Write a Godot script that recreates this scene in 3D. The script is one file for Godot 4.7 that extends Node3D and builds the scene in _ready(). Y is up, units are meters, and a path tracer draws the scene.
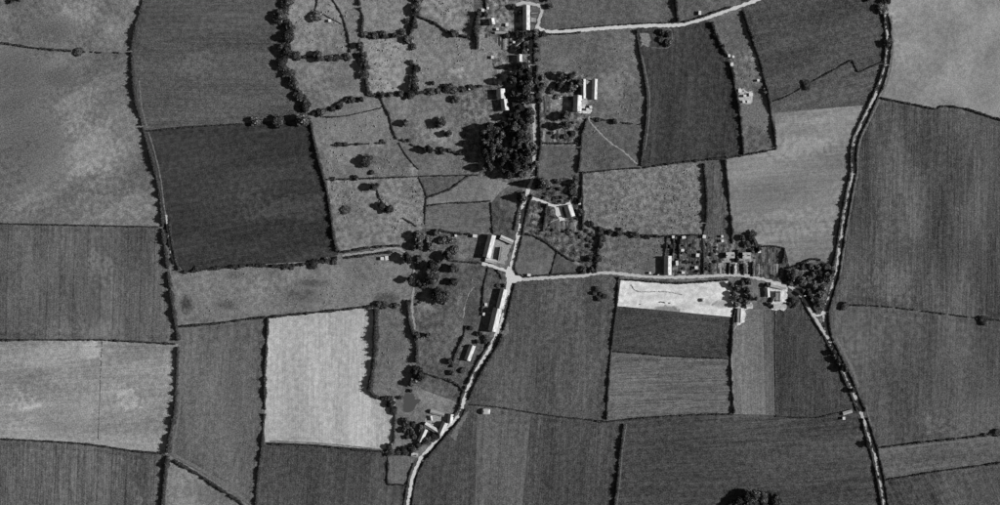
extends Node3D
# A vertical black-and-white aerial view of a village, its lanes, hedges and fields.
# Ground coordinates are metres east (x) and south (y) of the view's north-west corner.

var rng := RandomNumberGenerator.new()
var counts := {}
var noise_coarse: PackedByteArray
var noise_mid: PackedByteArray
var noise_grain: PackedByteArray
var lut := PackedByteArray()
var wob := FastNoiseLite.new()
var mats := {}
var tree_kinds := []
var layer := 0

const WHITE_POINT := 0.72   # base colour that a tone of 1.0 on level ground stands for

func at(x: float, y: float, h := 0.0) -> Vector3:
	return Vector3(x - 500.0, h, y - 252.5)

# ------------------------------------------------------------------ mesh collecting
class MB:
	var v := PackedVector3Array()
	var n := PackedVector3Array()
	var c := PackedColorArray()
	var uv := PackedVector2Array()
	var i := PackedInt32Array()
	func quad(a: Vector3, b: Vector3, cc: Vector3, d: Vector3, col: Color) -> void:
		var k := v.size()
		var nn := (cc - a).cross(b - a).normalized()
		v.append(a); v.append(b); v.append(cc); v.append(d)
		for q in 4:
			n.append(nn); c.append(col)
		i.append(k); i.append(k + 1); i.append(k + 2); i.append(k); i.append(k + 2); i.append(k + 3)
	func tri(a: Vector3, b: Vector3, cc: Vector3, col: Color) -> void:
		var k := v.size()
		var nn := (cc - a).cross(b - a).normalized()
		v.append(a); v.append(b); v.append(cc)
		for q in 3:
			n.append(nn); c.append(col)
		i.append(k); i.append(k + 1); i.append(k + 2)
	func box(lo: Vector3, hi: Vector3, col: Color) -> void:
		var p := [Vector3(lo.x, lo.y, lo.z), Vector3(hi.x, lo.y, lo.z), Vector3(hi.x, lo.y, hi.z), Vector3(lo.x, lo.y, hi.z),
			Vector3(lo.x, hi.y, lo.z), Vector3(hi.x, hi.y, lo.z), Vector3(hi.x, hi.y, hi.z), Vector3(lo.x, hi.y, hi.z)]
		for f in [[4, 5, 6, 7], [3, 2, 1, 0], [7, 6, 2, 3], [5, 4, 0, 1], [6, 5, 1, 2], [4, 7, 3, 0]]:
			quad(p[f[0]], p[f[1]], p[f[2]], p[f[3]], col)
	func leaf(p: Vector3, nn: Vector3, s: float, spin: float, col: Color) -> void:
		var t := nn.cross(Vector3(0.31, 0.88, 0.36)).normalized()
		var b := nn.cross(t)
		var a1 := t * cos(spin) + b * sin(spin)
		var b1 := nn.cross(a1)
		quad(p - a1 * s, p + b1 * s * 0.62, p + a1 * s, p - b1 * s * 0.62, col)
	func mesh() -> ArrayMesh:
		var a := []
		a.resize(Mesh.ARRAY_MAX)
		a[Mesh.ARRAY_VERTEX] = v; a[Mesh.ARRAY_NORMAL] = n; a[Mesh.ARRAY_COLOR] = c; a[Mesh.ARRAY_INDEX] = i
		if uv.size() == v.size(): a[Mesh.ARRAY_TEX_UV] = uv
		var m := ArrayMesh.new()
		m.add_surface_from_arrays(Mesh.PRIMITIVE_TRIANGLES, a)
		return m

func numbered(called: String) -> String:
	counts[called] = counts.get(called, -1) + 1
	return called if counts[called] == 0 else "%s_%03d" % [called, counts[called]]

func tag(o: Node3D, label: String, category: String, group := "") -> void:
	o.set_meta("label", label); o.set_meta("category", category)
	if group: o.set_meta("group", group)

func top(o: Node3D, called: String) -> Node3D:
	o.name = numbered(called); add_child(o, true); return o

func part(called: String, m: Mesh, mat: Material, parent: Node3D) -> MeshInstance3D:
	var o := MeshInstance3D.new()
	o.mesh = m; o.material_override = mat; o.name = called
	parent.add_child(o, true)
	return o

func grey(a: float) -> Color:      # a linear base colour as a vertex colour
	return Color(a, a, a)

func srgb(a: float) -> Color:
	return Color(a, a, a).linear_to_srgb()

# ------------------------------------------------------------------ surface materials
func make_noise(seed_: int, freq: float, octaves: int) -> PackedByteArray:
	var f := FastNoiseLite.new()
	f.seed = seed_; f.frequency = freq; f.noise_type = FastNoiseLite.TYPE_SIMPLEX_SMOOTH
	f.fractal_type = FastNoiseLite.FRACTAL_FBM; f.fractal_octaves = octaves
	return f.get_seamless_image(1024, 1024, false, false, 0.1, true).get_data()

func prepare() -> void:
	noise_coarse = make_noise(11, 0.02, 4)     # read at 1 texel = 1 m
	noise_mid = make_noise(23, 0.09, 3)
	noise_grain = make_noise(37, 0.42, 2)
	for k in 1024:                              # display tone to stored base colour
		var t := k / 1023.0
		var l := Color(t, t, t).srgb_to_linear().r * WHITE_POINT
		lut.append(int(clampf(Color(l, l, l).linear_to_srgb().r * 255.0 + 0.5, 0, 255)))
	wob.seed = 5; wob.frequency = 0.11; wob.fractal_octaves = 2

func grain_texture(seed_: int, lo: float, hi: float, freq: float) -> NoiseTexture2D:
	var f := FastNoiseLite.new()
	f.seed = seed_; f.frequency = freq; f.fractal_octaves = 4
	var t := NoiseTexture2D.new()
	t.width = 512; t.height = 512; t.seamless = true; t.noise = f
	var g := Gradient.new()
	g.set_color(0, Color(lo, lo, lo)); g.set_color(1, Color(hi, hi, hi))
	t.color_ramp = g
	return t

func solid(key: String, base: float, rough := 0.9, tex: Texture2D = null, scale := 0.05) -> StandardMaterial3D:
	if mats.has(key): return mats[key]
	var m := StandardMaterial3D.new()
	m.albedo_color = srgb(base); m.roughness = rough; m.metallic_specular = 0.2
	m.vertex_color_use_as_albedo = true
	if tex:
		m.albedo_texture = tex; m.uv1_triplanar = true; m.uv1_world_triplanar = true
		m.uv1_scale = Vector3.ONE * scale
	mats[key] = m
	return m

# the soil and crop of one field: tone, broad soil patches, crop mottling, grain, drill rows, wheel lines, marked patches
func crop_texture(box: Rect2, o: Dictionary) -> ImageTexture:
	var texel: float = o.get("texel", 0.6)
	var w := int(box.size.x / texel) + 1
	var h := int(box.size.y / texel) + 1
	var tone: float = o.t * 4.0
	var patch: float = o.get("patch", 10.0) * 4.0 / 130.0
	var mid: float = o.get("mid", 7.0) * 4.0 / 64.0
	var grain: float = o.get("grain", 11.0) * 4.0 / 38.0
	var stripe: float = o.get("stripe", 0.0) * 4.0 / 48.0
	var ang: float = deg_to_rad(o.get("dir", 0.0))
	var ca := cos(ang)
	var sa := sin(ang)
	var wheel: float = o.get("wheel", 0.0) * 4.0
	var lstretch := 0.28 if o.get("stripe", 0.0) != 0.0 else 0.8
	var every: float = o.get("every", 13.0)
	var off: int = o.get("seed", int(box.position.x * 7 + box.position.y * 13)) & 1023
	var blobs: Array = o.get("blobs", [])
	var data := PackedByteArray()
	data.resize(w * h)
	var p := 0
	for j in h:
		var y := box.position.y + j * texel
		var row_m := ((int(y * 1.6 + 4096.0) + off) & 1023) << 10
		var row_g := ((j + off * 3) & 1023) << 10
		for k in w:
			var x := box.position.x + k * texel
			var s := x * ca + y * sa
			var l := y * ca - x * sa
			var cn := noise_coarse[((int(l * lstretch + 2048.0) + off) & 1023) << 10 | ((int(s + 2048.0) + off) & 1023)] - 128
			var mn := noise_mid[row_m | ((int(x * 1.6 + 4096.0)) & 1023)] - 128
			var val := tone + patch * cn + mid * mn + grain * (noise_grain[row_g | ((k + off) & 1023)] - 128)
			if stripe != 0.0 or wheel != 0.0:
				val += stripe * (noise_grain[(int(l * 0.03 + 900.0 + noise_grain[int(s * 1.25 + 4096.0) & 1023] * 0.11) & 1023) << 10 | (int(s * 1.25 + 4096.0) & 1023)] - 128)
				if wheel != 0.0 and fposmod(s + mn * 0.006, every) < 1.1: val += wheel
			for b in blobs:
				var dx: float = (x - b[0]) / b[2]
				var dy: float = (y - b[1]) / b[3]
				var d := 1.0 - dx * dx - dy * dy + cn * 0.014 + mn * 0.009
				if d > 0.0: val += b[4] * 4.0 * minf(1.0, d * 0.9)
			data[p] = lut[clampi(int(val), 0, 1023)]
			p += 1
	for mark in o.get("marks", []):          # wheelings of the headland: [line, change of tone]
		var ln: PackedVector2Array = mark[0]
		for k in ln.size():
			var a := ln[k]
			var c := ln[(k + 1) % ln.size()]
			var steps := int(a.distance_to(c) / texel)
			for q in steps:
				var pt := (a.lerp(c, float(q) / steps) - box.position) / texel
				var px := int(pt.x)
				var py := int(pt.y)
				if px < 1 or py < 0 or px >= w or py >= h or noise_mid[(q & 1023) << 10 | (k * 97 & 1023)] < 118: continue
				var at_ := py * w + px
				data[at_] = clampi(data[at_] + mark[1], 0, 255)
				data[at_ - 1] = clampi(data[at_ - 1] + mark[1] / 2, 0, 255)
	var im := Image.create_from_data(w, h, false, Image.FORMAT_L8, data)
	im.convert(Image.FORMAT_RGB8)
	return ImageTexture.create_from_image(im)

func poly_of(flat: Array) -> PackedVector2Array:
	var p := PackedVector2Array()
	for k in range(0, flat.size(), 2): p.append(Vector2(flat[k], flat[k + 1]))
	return p

func field(called: String, flat: Array, o: Dictionary) -> void:
	var p := poly_of(flat)
	var box := Rect2(p[0], Vector2.ZERO)
	for q in p: box = box.expand(q)
	if called in ["crop_field", "ploughed_field", "stubble_field"]:
		var marks := []
		for e in [[-4.5, -9], [-6.2, -9], [-9.5, 7]]:
			for ln in Geometry2D.offset_polygon(p, e[0]): marks.append([ln, e[1]])
		o["marks"] = marks
	var m := StandardMaterial3D.new()
	m.albedo_texture = crop_texture(box, o); m.roughness = 0.95; m.metallic_specular = 0.1
	var b := MB.new()
	layer += 1
	var y: float = o.get("y", 0.04 + (layer % 6) * 0.008)
	for q in p:
		b.v.append(at(q.x, q.y, y)); b.n.append(Vector3.UP); b.c.append(Color.WHITE)
		b.uv.append((q - box.position) / box.size)
	b.i = Geometry2D.triangulate_polygon(p)
	if b.i.is_empty(): push_warning("field not triangulated: " + called + str(flat[0]))
	var o3: Node3D = part(called, b.mesh(), m, self)
	o3.name = numbered(called); o3.set_meta("kind", "structure")

# ------------------------------------------------------------------ lines: roads, margins, hedges
func smooth(flat: Array, step: float) -> PackedVector2Array:
	var p := poly_of(flat)
	var cv := Curve2D.new()
	cv.bake_interval = step
	for k in p.size():
		var t := Vector2.ZERO
		if k > 0 and k < p.size() - 1:
			t = (p[k + 1] - p[k - 1]).normalized() * minf(p[k].distance_to(p[k - 1]), p[k].distance_to(p[k + 1])) * 0.3
		cv.add_point(p[k], -t, t)
	return cv.tessellate_even_length(5, step)

func ribbon(called: String, flat: Array, width: float, y: float, mat: Material, ragged := 0.5, ends := 1.0) -> void:
	var p := smooth(flat, 2.0)
	var b := MB.new()
	for k in p.size():
		var d := (p[mini(k + 1, p.size() - 1)] - p[maxi(k - 1, 0)]).normalized()
		var s := Vector2(-d.y, d.x)
		var wl := width * 0.5 + wob.get_noise_2d(p[k].x * 2.0, p[k].y * 2.0) * ragged * 2.0
		var wr := width * 0.5 + wob.get_noise_2d(p[k].x * 2.0 + 900.0, p[k].y * 2.0) * ragged * 2.0
		if k == 0 or k == p.size() - 1:
			wl *= ends; wr *= ends
		var a := p[k] + s * wl
		var c := p[k] - s * wr
		for q in [a, c]:
			b.v.append(at(q.x, q.y, y)); b.n.append(Vector3.UP); b.c.append(Color.WHITE)
		if k > 0:
			var i := k * 2
			for q in [i - 2, i - 1, i, i, i - 1, i + 1]: b.i.append(q)
	var o: Node3D = part(called, b.mesh(), mat, self)
	o.name = numbered(called); o.set_meta("kind", "structure")

func sheet(called: String, flat: Array, y: float, mat: Material) -> void:
	var p := poly_of(flat)
	var q := PackedVector2Array()
	for k in p.size():                     # ragged outline
		var a := p[k]
		var c := p[(k + 1) % p.size()]
		var steps := maxi(1, int(a.distance_to(c) / 2.0))
		for s in steps:
			var r := a.lerp(c, float(s) / steps)
			q.append(r + Vector2(wob.get_noise_2d(r.x * 2, r.y * 2), wob.get_noise_2d(r.x * 2 + 400, r.y * 2)) * 2.0)
	var b := MB.new()
	for r in q:
		b.v.append(at(r.x, r.y, y)); b.n.append(Vector3.UP); b.c.append(Color.WHITE)
	b.i = Geometry2D.triangulate_polygon(q)
	var o: Node3D = part(called, b.mesh(), mat, self)
	o.name = numbered(called); o.set_meta("kind", "structure")

# a hedge follows a line: a leafy bank of uneven width and height, with gaps where the plants have died out
func hedge(label: String, flat: Array, width: float, height: float, o := {}) -> void:
	var p := smooth(flat, 0.9)
	if not o.get("weeds", false):
		width = width * 0.9 + 0.3
		height = height * 1.2 + 0.3
	var b := MB.new()
	var gap: float = o.get("gap", 0.0)
	var base: float = o.get("a", 0.023)
	var lump: float = o.get("lump", 0.75)
	var prev := []
	for k in p.size():
		var q := p[k]
		var d := (p[mini(k + 1, p.size() - 1)] - p[maxi(k - 1, 0)]).normalized()
		var s3 := Vector3(-d.y, 0, d.x)
		var nz := wob.get_noise_2d(q.x * 0.75, q.y * 0.75) + 0.4 * wob.get_noise_2d(q.x * 2.3 + 50.0, q.y * 2.3)
		var n2 := wob.get_noise_2d(q.x * 3.1 + 70.0, q.y * 3.1)
		var w := width * (1.0 + lump * nz + 0.35 * n2)
		var h := height * (1.0 + lump * 1.2 * nz + 0.3 * n2)
		if wob.get_noise_2d(q.x * 0.9 + 333.0, q.y * 0.9) * 0.5 + 0.5 < gap:
			prev = []
			continue
		w = maxf(w, width * 0.35); h = maxf(h, height * 0.35)
		var c := at(q.x + nz * 0.5, q.y + n2 * 0.4)
		var ring := []
		for e in [[-0.36, 0.0], [-0.4, 0.45], [-0.2, 0.82], [0.2, 0.82], [0.4, 0.45], [0.36, 0.0]]:
			ring.append(c + s3 * (e[0] * w) + Vector3.UP * (e[1] * h))
		if prev.size():
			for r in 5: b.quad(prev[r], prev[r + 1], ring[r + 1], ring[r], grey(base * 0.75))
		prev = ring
		var leaves := int(3.0 + 2.6 * (width + height * 1.4))
		for r in leaves:
			var a := rng.randf_range(-0.15, PI + 0.15)
			var nn := (s3 * cos(a) + Vector3.UP * sin(a)).normalized()
			var rad := rng.randf_range(0.82, 1.12)
			var pos := c + s3 * (cos(a) * w * 0.5 * rad) + Vector3.UP * maxf(0.15, sin(a) * h * rad)
			pos += Vector3(d.x, 0, d.y) * rng.randf_range(-0.5, 0.5)
			nn = (nn + Vector3(rng.randf_range(-0.7, 0.7), rng.randf_range(-0.5, 0.7), rng.randf_range(-0.7, 0.7))).normalized()
			b.leaf(pos, nn, rng.randf_range(0.3, 0.75), rng.randf() * TAU, grey(base * (rng.randf_range(0.4, 1.2) if rng.randf() < 0.75 else rng.randf_range(1.4, 2.4))))
	if b.v.is_empty(): return
	var m: Node3D = part("hedge", b.mesh(), mats.leaf, self)
	m.name = numbered(o.get("name", "hedge"))
	tag(m, label, o.get("cat", "hedge"), o.get("group", "hedges between the fields"))

# ------------------------------------------------------------------ trees
# one kind of tree, ten metres wide and ten high, leaf clumps on uneven lobes round a trunk with limbs
func make_tree(seed_: int, shape: String, base: float) -> Node3D:
	rng.seed = seed_
	var root := Node3D.new()
	var tb := MB.new()
	var bark := grey(0.07)
	var limb := func(a: Vector3, c: Vector3, r0: float, r1: float) -> void:
		var ax := (c - a).normalized()
		var t := ax.cross(Vector3(0.2, 0.3, 0.93)).normalized()
		var u := ax.cross(t)
		for k in 6:
			var a0 := TAU * k / 6.0
			var a1 := TAU * (k + 1) / 6.0
			var d0 := t * cos(a0) + u * sin(a0)
			var d1 := t * cos(a1) + u * sin(a1)
			tb.quad(a + d0 * r0, c + d0 * r1, c + d1 * r1, a + d1 * r0, bark)
	var cb := MB.new()
	var lobes := []
	if shape == "conifer":
		limb.call(Vector3.ZERO, Vector3(0, 9.4, 0), 0.45, 0.06)
		for k in 9:
			var f := k / 8.0
			lobes.append([Vector3(rng.randf_range(-0.3, 0.3), 1.6 + f * 7.4, rng.randf_range(-0.3, 0.3)), lerpf(4.6, 0.9, f), lerpf(1.5, 1.0, f)])
	elif shape == "bush":
		for k in 5:
			var a := rng.randf() * TAU
			limb.call(Vector3(cos(a) * 0.5, 0, sin(a) * 0.5), Vector3(cos(a) * 2.6, 4.5, sin(a) * 2.6), 0.22, 0.08)
		for k in 9:
			var a := rng.randf() * TAU
			var r := sqrt(rng.randf()) * 3.0
			lobes.append([Vector3(cos(a) * r, rng.randf_range(3.0, 6.2), sin(a) * r), rng.randf_range(2.0, 3.0), rng.randf_range(2.4, 3.4)])
	else:
		limb.call(Vector3(0, -0.1, 0), Vector3(0.1, 3.6, 0.05), 0.42, 0.3)
		limb.call(Vector3(0.1, 3.5, 0.05), Vector3(-0.2, 7.4, 0.2), 0.3, 0.08)
		for k in 13:
			var a := TAU * k / 6.5 + rng.randf_range(-0.4, 0.4)
			var r := rng.randf_range(1.3, 3.5) if k < 10 else rng.randf_range(0.0, 1.2)
			var hh := rng.randf_range(3.6, 7.0) if k < 10 else rng.randf_range(7.2, 8.4)
			var c := Vector3(cos(a) * r, hh, sin(a) * r)
			lobes.append([c, rng.randf_range(1.1, 2.6), rng.randf_range(1.0, 1.9)])
			if k < 7: limb.call(Vector3(0, rng.randf_range(2.6, 3.6), 0), c, 0.2, 0.05)
	for l in lobes:
		var c: Vector3 = l[0]
		var r: float = l[1]
		var rv: float = l[2]
		# inner leaf mass
		for a in 7:
			for e in 4:
				var q := []
				for z in [[a, e], [a + 1, e], [a + 1, e + 1], [a, e + 1]]:
					var th: float = TAU * z[0] / 7.0
					var ph: float = PI * z[1] / 4.0
					var k := 0.6 + 0.16 * sin(th * 3.0 + r * 9.0) * sin(ph)
					q.append(c + Vector3(cos(th) * sin(ph) * r, cos(ph) * rv, sin(th) * sin(ph) * r) * k)
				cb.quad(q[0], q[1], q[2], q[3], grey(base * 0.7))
		var tone := rng.randf_range(0.5, 1.6)
		for k in int(80.0 + 45.0 * r * rv):
			var n := Vector3(rng.randfn(), rng.randfn() + 0.25, rng.randfn()).normalized()
			var rad := rng.randf_range(0.62, 1.16)
			if rng.randf() < 0.15: rad *= 1.22
			var pos := c + Vector3(n.x * r, n.y * rv, n.z * r) * rad
			if pos.y < 0.3: continue
			var nn := (n + Vector3(rng.randf_range(-0.8, 0.8), rng.randf_range(-0.6, 0.8), rng.randf_range(-0.8, 0.8))).normalized()
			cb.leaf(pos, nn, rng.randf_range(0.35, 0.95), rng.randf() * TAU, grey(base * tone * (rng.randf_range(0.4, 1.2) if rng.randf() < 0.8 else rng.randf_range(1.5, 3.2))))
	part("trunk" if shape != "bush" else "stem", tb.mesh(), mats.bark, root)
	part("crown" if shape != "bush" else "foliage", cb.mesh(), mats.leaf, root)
	return root

const ROUND := [0, 1, 2, 3, 4]
const DARK := [5, 6, 7, 5, 6, 0]
const CONIFER := 8
const BUSH := [9, 10, 11]

func grow(kind: int, called: String, label: String, category: String, group: String, x: float, y: float, d: float, h: float) -> void:
	var o: Node3D = tree_kinds[kind].duplicate()
	top(o, called)
	o.position = at(x, y)
	o.rotation.y = rng.randf() * TAU
	o.scale = Vector3(d * rng.randf_range(0.88, 1.16), h, d * rng.randf_range(0.86, 1.14)) / 10.0
	tag(o, label, category, group)

const NTH := ["first", "second", "third", "fourth", "fifth", "sixth", "seventh", "eighth", "ninth", "tenth", "eleventh", "twelfth", "thirteenth", "fourteenth", "fifteenth", "sixteenth"]

# trees one can count off along a line; spots are [x, y, width, height]
func row(where: String, from_: String, group: String, kinds: Array, spots: Array, called := "leafy_tree", cat := "tree") -> void:
	var word := called.replace("_", " ")
	for k in spots.size():
		var s: Array = spots[k]
		var l := "%s %s" % [word, where] if spots.size() == 1 else "%s %s from the %s %s" % [NTH[k], word, from_, where]
		grow(kinds[(k * 7 + int(s[0])) % kinds.size()], called, l, cat, group, s[0] + rng.randf_range(-0.8, 0.8), s[1] + rng.randf_range(-1.0, 1.0), s[2] * rng.randf_range(0.8, 1.3), s[3] * rng.randf_range(0.85, 1.15))

# a tree read from its dark side: shade from x0 to x1, at y, crown width d
func shade(x0: float, x1: float, y: float, d: float) -> Array:
	var xc := x1 - d * 0.12
	return [xc, y, d, clampf((xc - x0) / 1.42, d * 0.5, 20.0)]

# a stand of trees that cannot be told apart
func stand(label: String, group: String, kinds: Array, flat: Array, n: int, d0: float, d1: float, h0: float, h1: float, gapf := 0.62) -> void:
	var p := poly_of(flat)
	var box := Rect2(p[0], Vector2.ZERO)
	for q in p: box = box.expand(q)
	var got := []
	var tries := 0
	while got.size() < n and tries < 6000:
		tries += 1
		var q := Vector2(rng.randf_range(box.position.x, box.end.x), rng.randf_range(box.position.y, box.end.y))
		if not Geometry2D.is_point_in_polygon(q, p): continue
		var d := rng.randf_range(d0, d1)
		var ok := true
		for g in got:
			if q.distance_to(Vector2(g[0], g[1])) < (d + g[2]) * 0.5 * gapf: ok = false
		if not ok: continue
		got.append([q.x, q.y, d])
		var word := "garden_bush" if h1 < 4.0 else "leafy_tree"
		grow(kinds[got.size() % kinds.size()], word, label, "bush" if h1 < 4.0 else "tree", group, q.x, q.y, d, rng.randf_range(h0, h1))

# ------------------------------------------------------------------ buildings
# ridge from a to b, full width w; heights of eaves and ridge
func house(called: String, label: String, category: String, ax: float, ay: float, bx: float, by: float, w: float, eave: float, ridge: float, o := {}) -> void:
	var root := Node3D.new()
	top(root, called)
	tag(root, label, category, o.get("group", "village buildings"))
	root.position = at((ax + bx) * 0.5, (ay + by) * 0.5)
	root.rotation.y = atan2(bx - ax, by - ay)
	var len := Vector2(ax, ay).distance_to(Vector2(bx, by))
	var hw := w * 0.5 - 0.3
	var hl := len * 0.5 - 0.25
	var wall: Material = mats[o.get("wall", "brick")]
	var roofm: Material = mats[o.get("roof", "thatch")]
	var k := Color.WHITE
	var slope := (ridge - eave) / (w * 0.5)
	var wt := eave + 0.3 * slope - 0.12
	var b := MB.new()
	var rt := ridge - 0.14
	b.quad(Vector3(hw, wt, -hl), Vector3(hw, wt, hl), Vector3(hw, -0.2, hl), Vector3(hw, -0.2, -hl), k)
	b.quad(Vector3(-hw, wt, hl), Vector3(-hw, wt, -hl), Vector3(-hw, -0.2, -hl), Vector3(-hw, -0.2, hl), k)
	for s in [-1.0, 1.0]:
		var z: float = hl * s
		b.quad(Vector3(-hw, -0.2, z), Vector3(-hw, wt, z), Vector3(hw, wt, z), Vector3(hw, -0.2, z), k)
		b.tri(Vector3(-hw, wt, z), Vector3(0, rt, z), Vector3(hw, wt, z), k)
	part("wall", b.mesh(), wall, root)
	var rp: Node3D
	for s in [-1.0, 1.0]:
		b = MB.new()
		var L := len * 0.5
		var sag: float = o.get("sag", 0.12)
		var strips := maxi(2, int(len / 2.5))
		for q in strips:                     # slabs with a slightly uneven, sagging line
			var z0 := -L + len * q / strips
			var z1 := -L + len * (q + 1) / strips
			var d0 := -sag * sin(PI * q / strips)
			var d1 := -sag * sin(PI * (q + 1) / strips)
			var t0 := [Vector3(0, ridge + d0, z0), Vector3(w * 0.5 * s, eave + d0 * 0.4, z0)]
			var t1 := [Vector3(0, ridge + d1, z1), Vector3(w * 0.5 * s, eave + d1 * 0.4, z1)]
			var dn := Vector3(0, -0.13, 0)
			for e in 3:                          # courses relaid at different times
				var tn := rng.randf_range(0.62, 1.0)
				b.quad(t0[0].lerp(t0[1], e / 3.0), t1[0].lerp(t1[1], e / 3.0), t1[0].lerp(t1[1], (e + 1) / 3.0), t0[0].lerp(t0[1], (e + 1) / 3.0), Color(tn, tn, tn))
			b.quad(t0[0] + dn, t0[1] + dn, t1[1] + dn, t1[0] + dn, k)
			b.quad(t0[1], t1[1], t1[1] + dn, t0[1] + dn, k)
			if q == 0: b.quad(t0[0], t0[1], t0[1] + dn, t0[0] + dn, k)
			if q == strips - 1: b.quad(t1[0], t1[0] + dn, t1[1] + dn, t1[1], k)
		rp = part("roof_slope", b.mesh(), roofm, root)
	b = MB.new()
	b.box(Vector3(-0.18, ridge - 0.1, -len * 0.5 + 0.02), Vector3(0.18, ridge + 0.1, len * 0.5 - 0.02), k)
	part("ridge_cap", b.mesh(), mats.ridge, root)
	for c in o.get("chimneys", []):
		b = MB.new()
		var z: float = c * (len * 0.5 - 0.8)
		b.box(Vector3(-0.5, ridge - 1.2, z - 0.4), Vector3(0.5, ridge + 1.1, z + 0.4), k)
		b.box(Vector3(-0.58, ridge + 1.1, z - 0.48), Vector3(0.58, ridge + 1.28, z + 0.48), k)
		var ch := part("chimney", b.mesh(), mats.brick, root)
		for e in [-0.22, 0.22]:
			b = MB.new()
			b.box(Vector3(e - 0.12, ridge + 1.28, z - 0.12), Vector3(e + 0.12, ridge + 1.7, z + 0.12), k)
			part("chimney_pot", b.mesh(), mats.ridge, ch)
	if eave < 1.9: return
	var homely: bool = o.get("home", false)
	for s in [-1.0, 1.0]:
		b = MB.new()
		var x0: float = hw * s
		var dw := 0.5 if homely else 1.4
		var dh := minf(2.05 if homely else 2.9, eave - 0.25)
		b.box(Vector3(minf(x0, x0 + 0.06 * s), 0.0, -dw), Vector3(maxf(x0, x0 + 0.06 * s), dh, dw), k)
		if homely or s > 0.0: part("door", b.mesh(), mats.paint, root)
		if homely:
			var nwin := maxi(1, int(len / 5.0))
			for q in nwin * 2:
				var z := (float(q) - nwin + 0.5) * (len - 1.6) / (nwin * 2.0)
				if absf(z) < 1.1: continue
				for fl in (2 if eave > 4.2 else 1):
					var y0 := 0.9 + fl * 2.4
					if y0 + 1.1 > eave: continue
					b = MB.new()
					b.box(Vector3(minf(x0, x0 + 0.05 * s), y0, z - 0.5), Vector3(maxf(x0, x0 + 0.05 * s), y0 + 1.05, z + 0.5), k)
					var wn := part("window", b.mesh(), mats.paint, root)
					b = MB.new()
					b.box(Vector3(minf(x0 + 0.052 * s, x0 + 0.065 * s), y0 + 0.08, z - 0.42), Vector3(maxf(x0 + 0.052 * s, x0 + 0.065 * s), y0 + 0.97, z + 0.42), k)
					part("pane", b.mesh(), mats.glass, wn)

# a small lean-to shed: three sides, a door and one sloping roof
func shed(label: String, x: float, y: float, lx: float, ly: float, h: float, roof := "tin", group := "garden sheds") -> void:
	var root := Node3D.new()
	top(root, "shed"); tag(root, label, "shed", group)
	root.position = at(x, y)
	root.rotation.y = rng.randf_range(-0.15, 0.15)
	var k := Color.WHITE
	var a := lx * 0.42
	var c := ly * 0.42
	var h2 := h + lx * 0.22
	var b := MB.new()
	b.quad(Vector3(a, h, -c), Vector3(a, h, c), Vector3(a, -0.1, c), Vector3(a, -0.1, -c), k)
	b.quad(Vector3(-a, h2, c), Vector3(-a, h2, -c), Vector3(-a, -0.1, -c), Vector3(-a, -0.1, c), k)
	for s in [-1.0, 1.0]:
		b.quad(Vector3(-a, -0.1, c * s), Vector3(-a, h2, c * s), Vector3(a, h, c * s), Vector3(a, -0.1, c * s), k)
	part("wall", b.mesh(), mats.boards, root)
	b = MB.new()
	var e := 0.2
	var p := [Vector3(-a - e, h2 + 0.09, -c - e), Vector3(a + e, h - 0.03, -c - e), Vector3(a + e, h - 0.03, c + e), Vector3(-a - e, h2 + 0.09, c + e)]
	var u := Vector3(0, 0.1, 0)
	b.quad(p[0] + u, p[1] + u, p[2] + u, p[3] + u, k)
	b.quad(p[3], p[2], p[1], p[0], k)
	for q in 4: b.quad(p[q] + u, p[q], p[(q + 1) % 4], p[(q + 1) % 4] + u, k)
	part("roof", b.mesh(), mats[roof], root)
	b = MB.new()
	b.box(Vector3(a, 0, -0.4), Vector3(a + 0.05, minf(1.8, h - 0.15), 0.4), k)
	part("door", b.mesh(), mats.paint, root)

# a rick of hay: straight flared sides and a rounded, thatched top
func haystack(label: String, x: float, y: float, lx: float, ly: float, h: float) -> void:
	var root := Node3D.new()
	top(root, "haystack"); tag(root, label, "haystack", "haystacks")
	root.position = at(x, y)
	var prof := [[0.86, 0.0], [0.96, 0.3], [1.0, 0.52], [0.98, 0.6], [0.7, 0.82], [0.3, 0.97], [0.02, 1.0]]
	var rings := []
	for e in prof:
		var r := []
		for k in 20:
			var a := TAU * k / 20.0
			var cx := signf(cos(a)) * pow(absf(cos(a)), 0.45)
			var cz := signf(sin(a)) * pow(absf(sin(a)), 0.45)
			var wb := 1.0 + 0.05 * sin(a * 5.0 + e[1] * 7.0)
			var keep: float = lx * 0.18 if lx > ly else 0.0
			r.append(Vector3(cx * ((lx * 0.5 - keep) * e[0] + keep) * wb, e[1] * h, cz * ly * 0.5 * e[0] * wb))
		rings.append(r)
	for half in 2:
		var b := MB.new()
		for j in (range(0, 3) if half == 0 else range(3, 6)):
			for k in 20: b.quad(rings[j][k], rings[j + 1][k], rings[j + 1][(k + 1) % 20], rings[j][(k + 1) % 20], grey(rng.randf_range(0.85, 1.0)))
		part("hay_body" if half == 0 else "thatched_top", b.mesh(), mats.hay, root)

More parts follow.
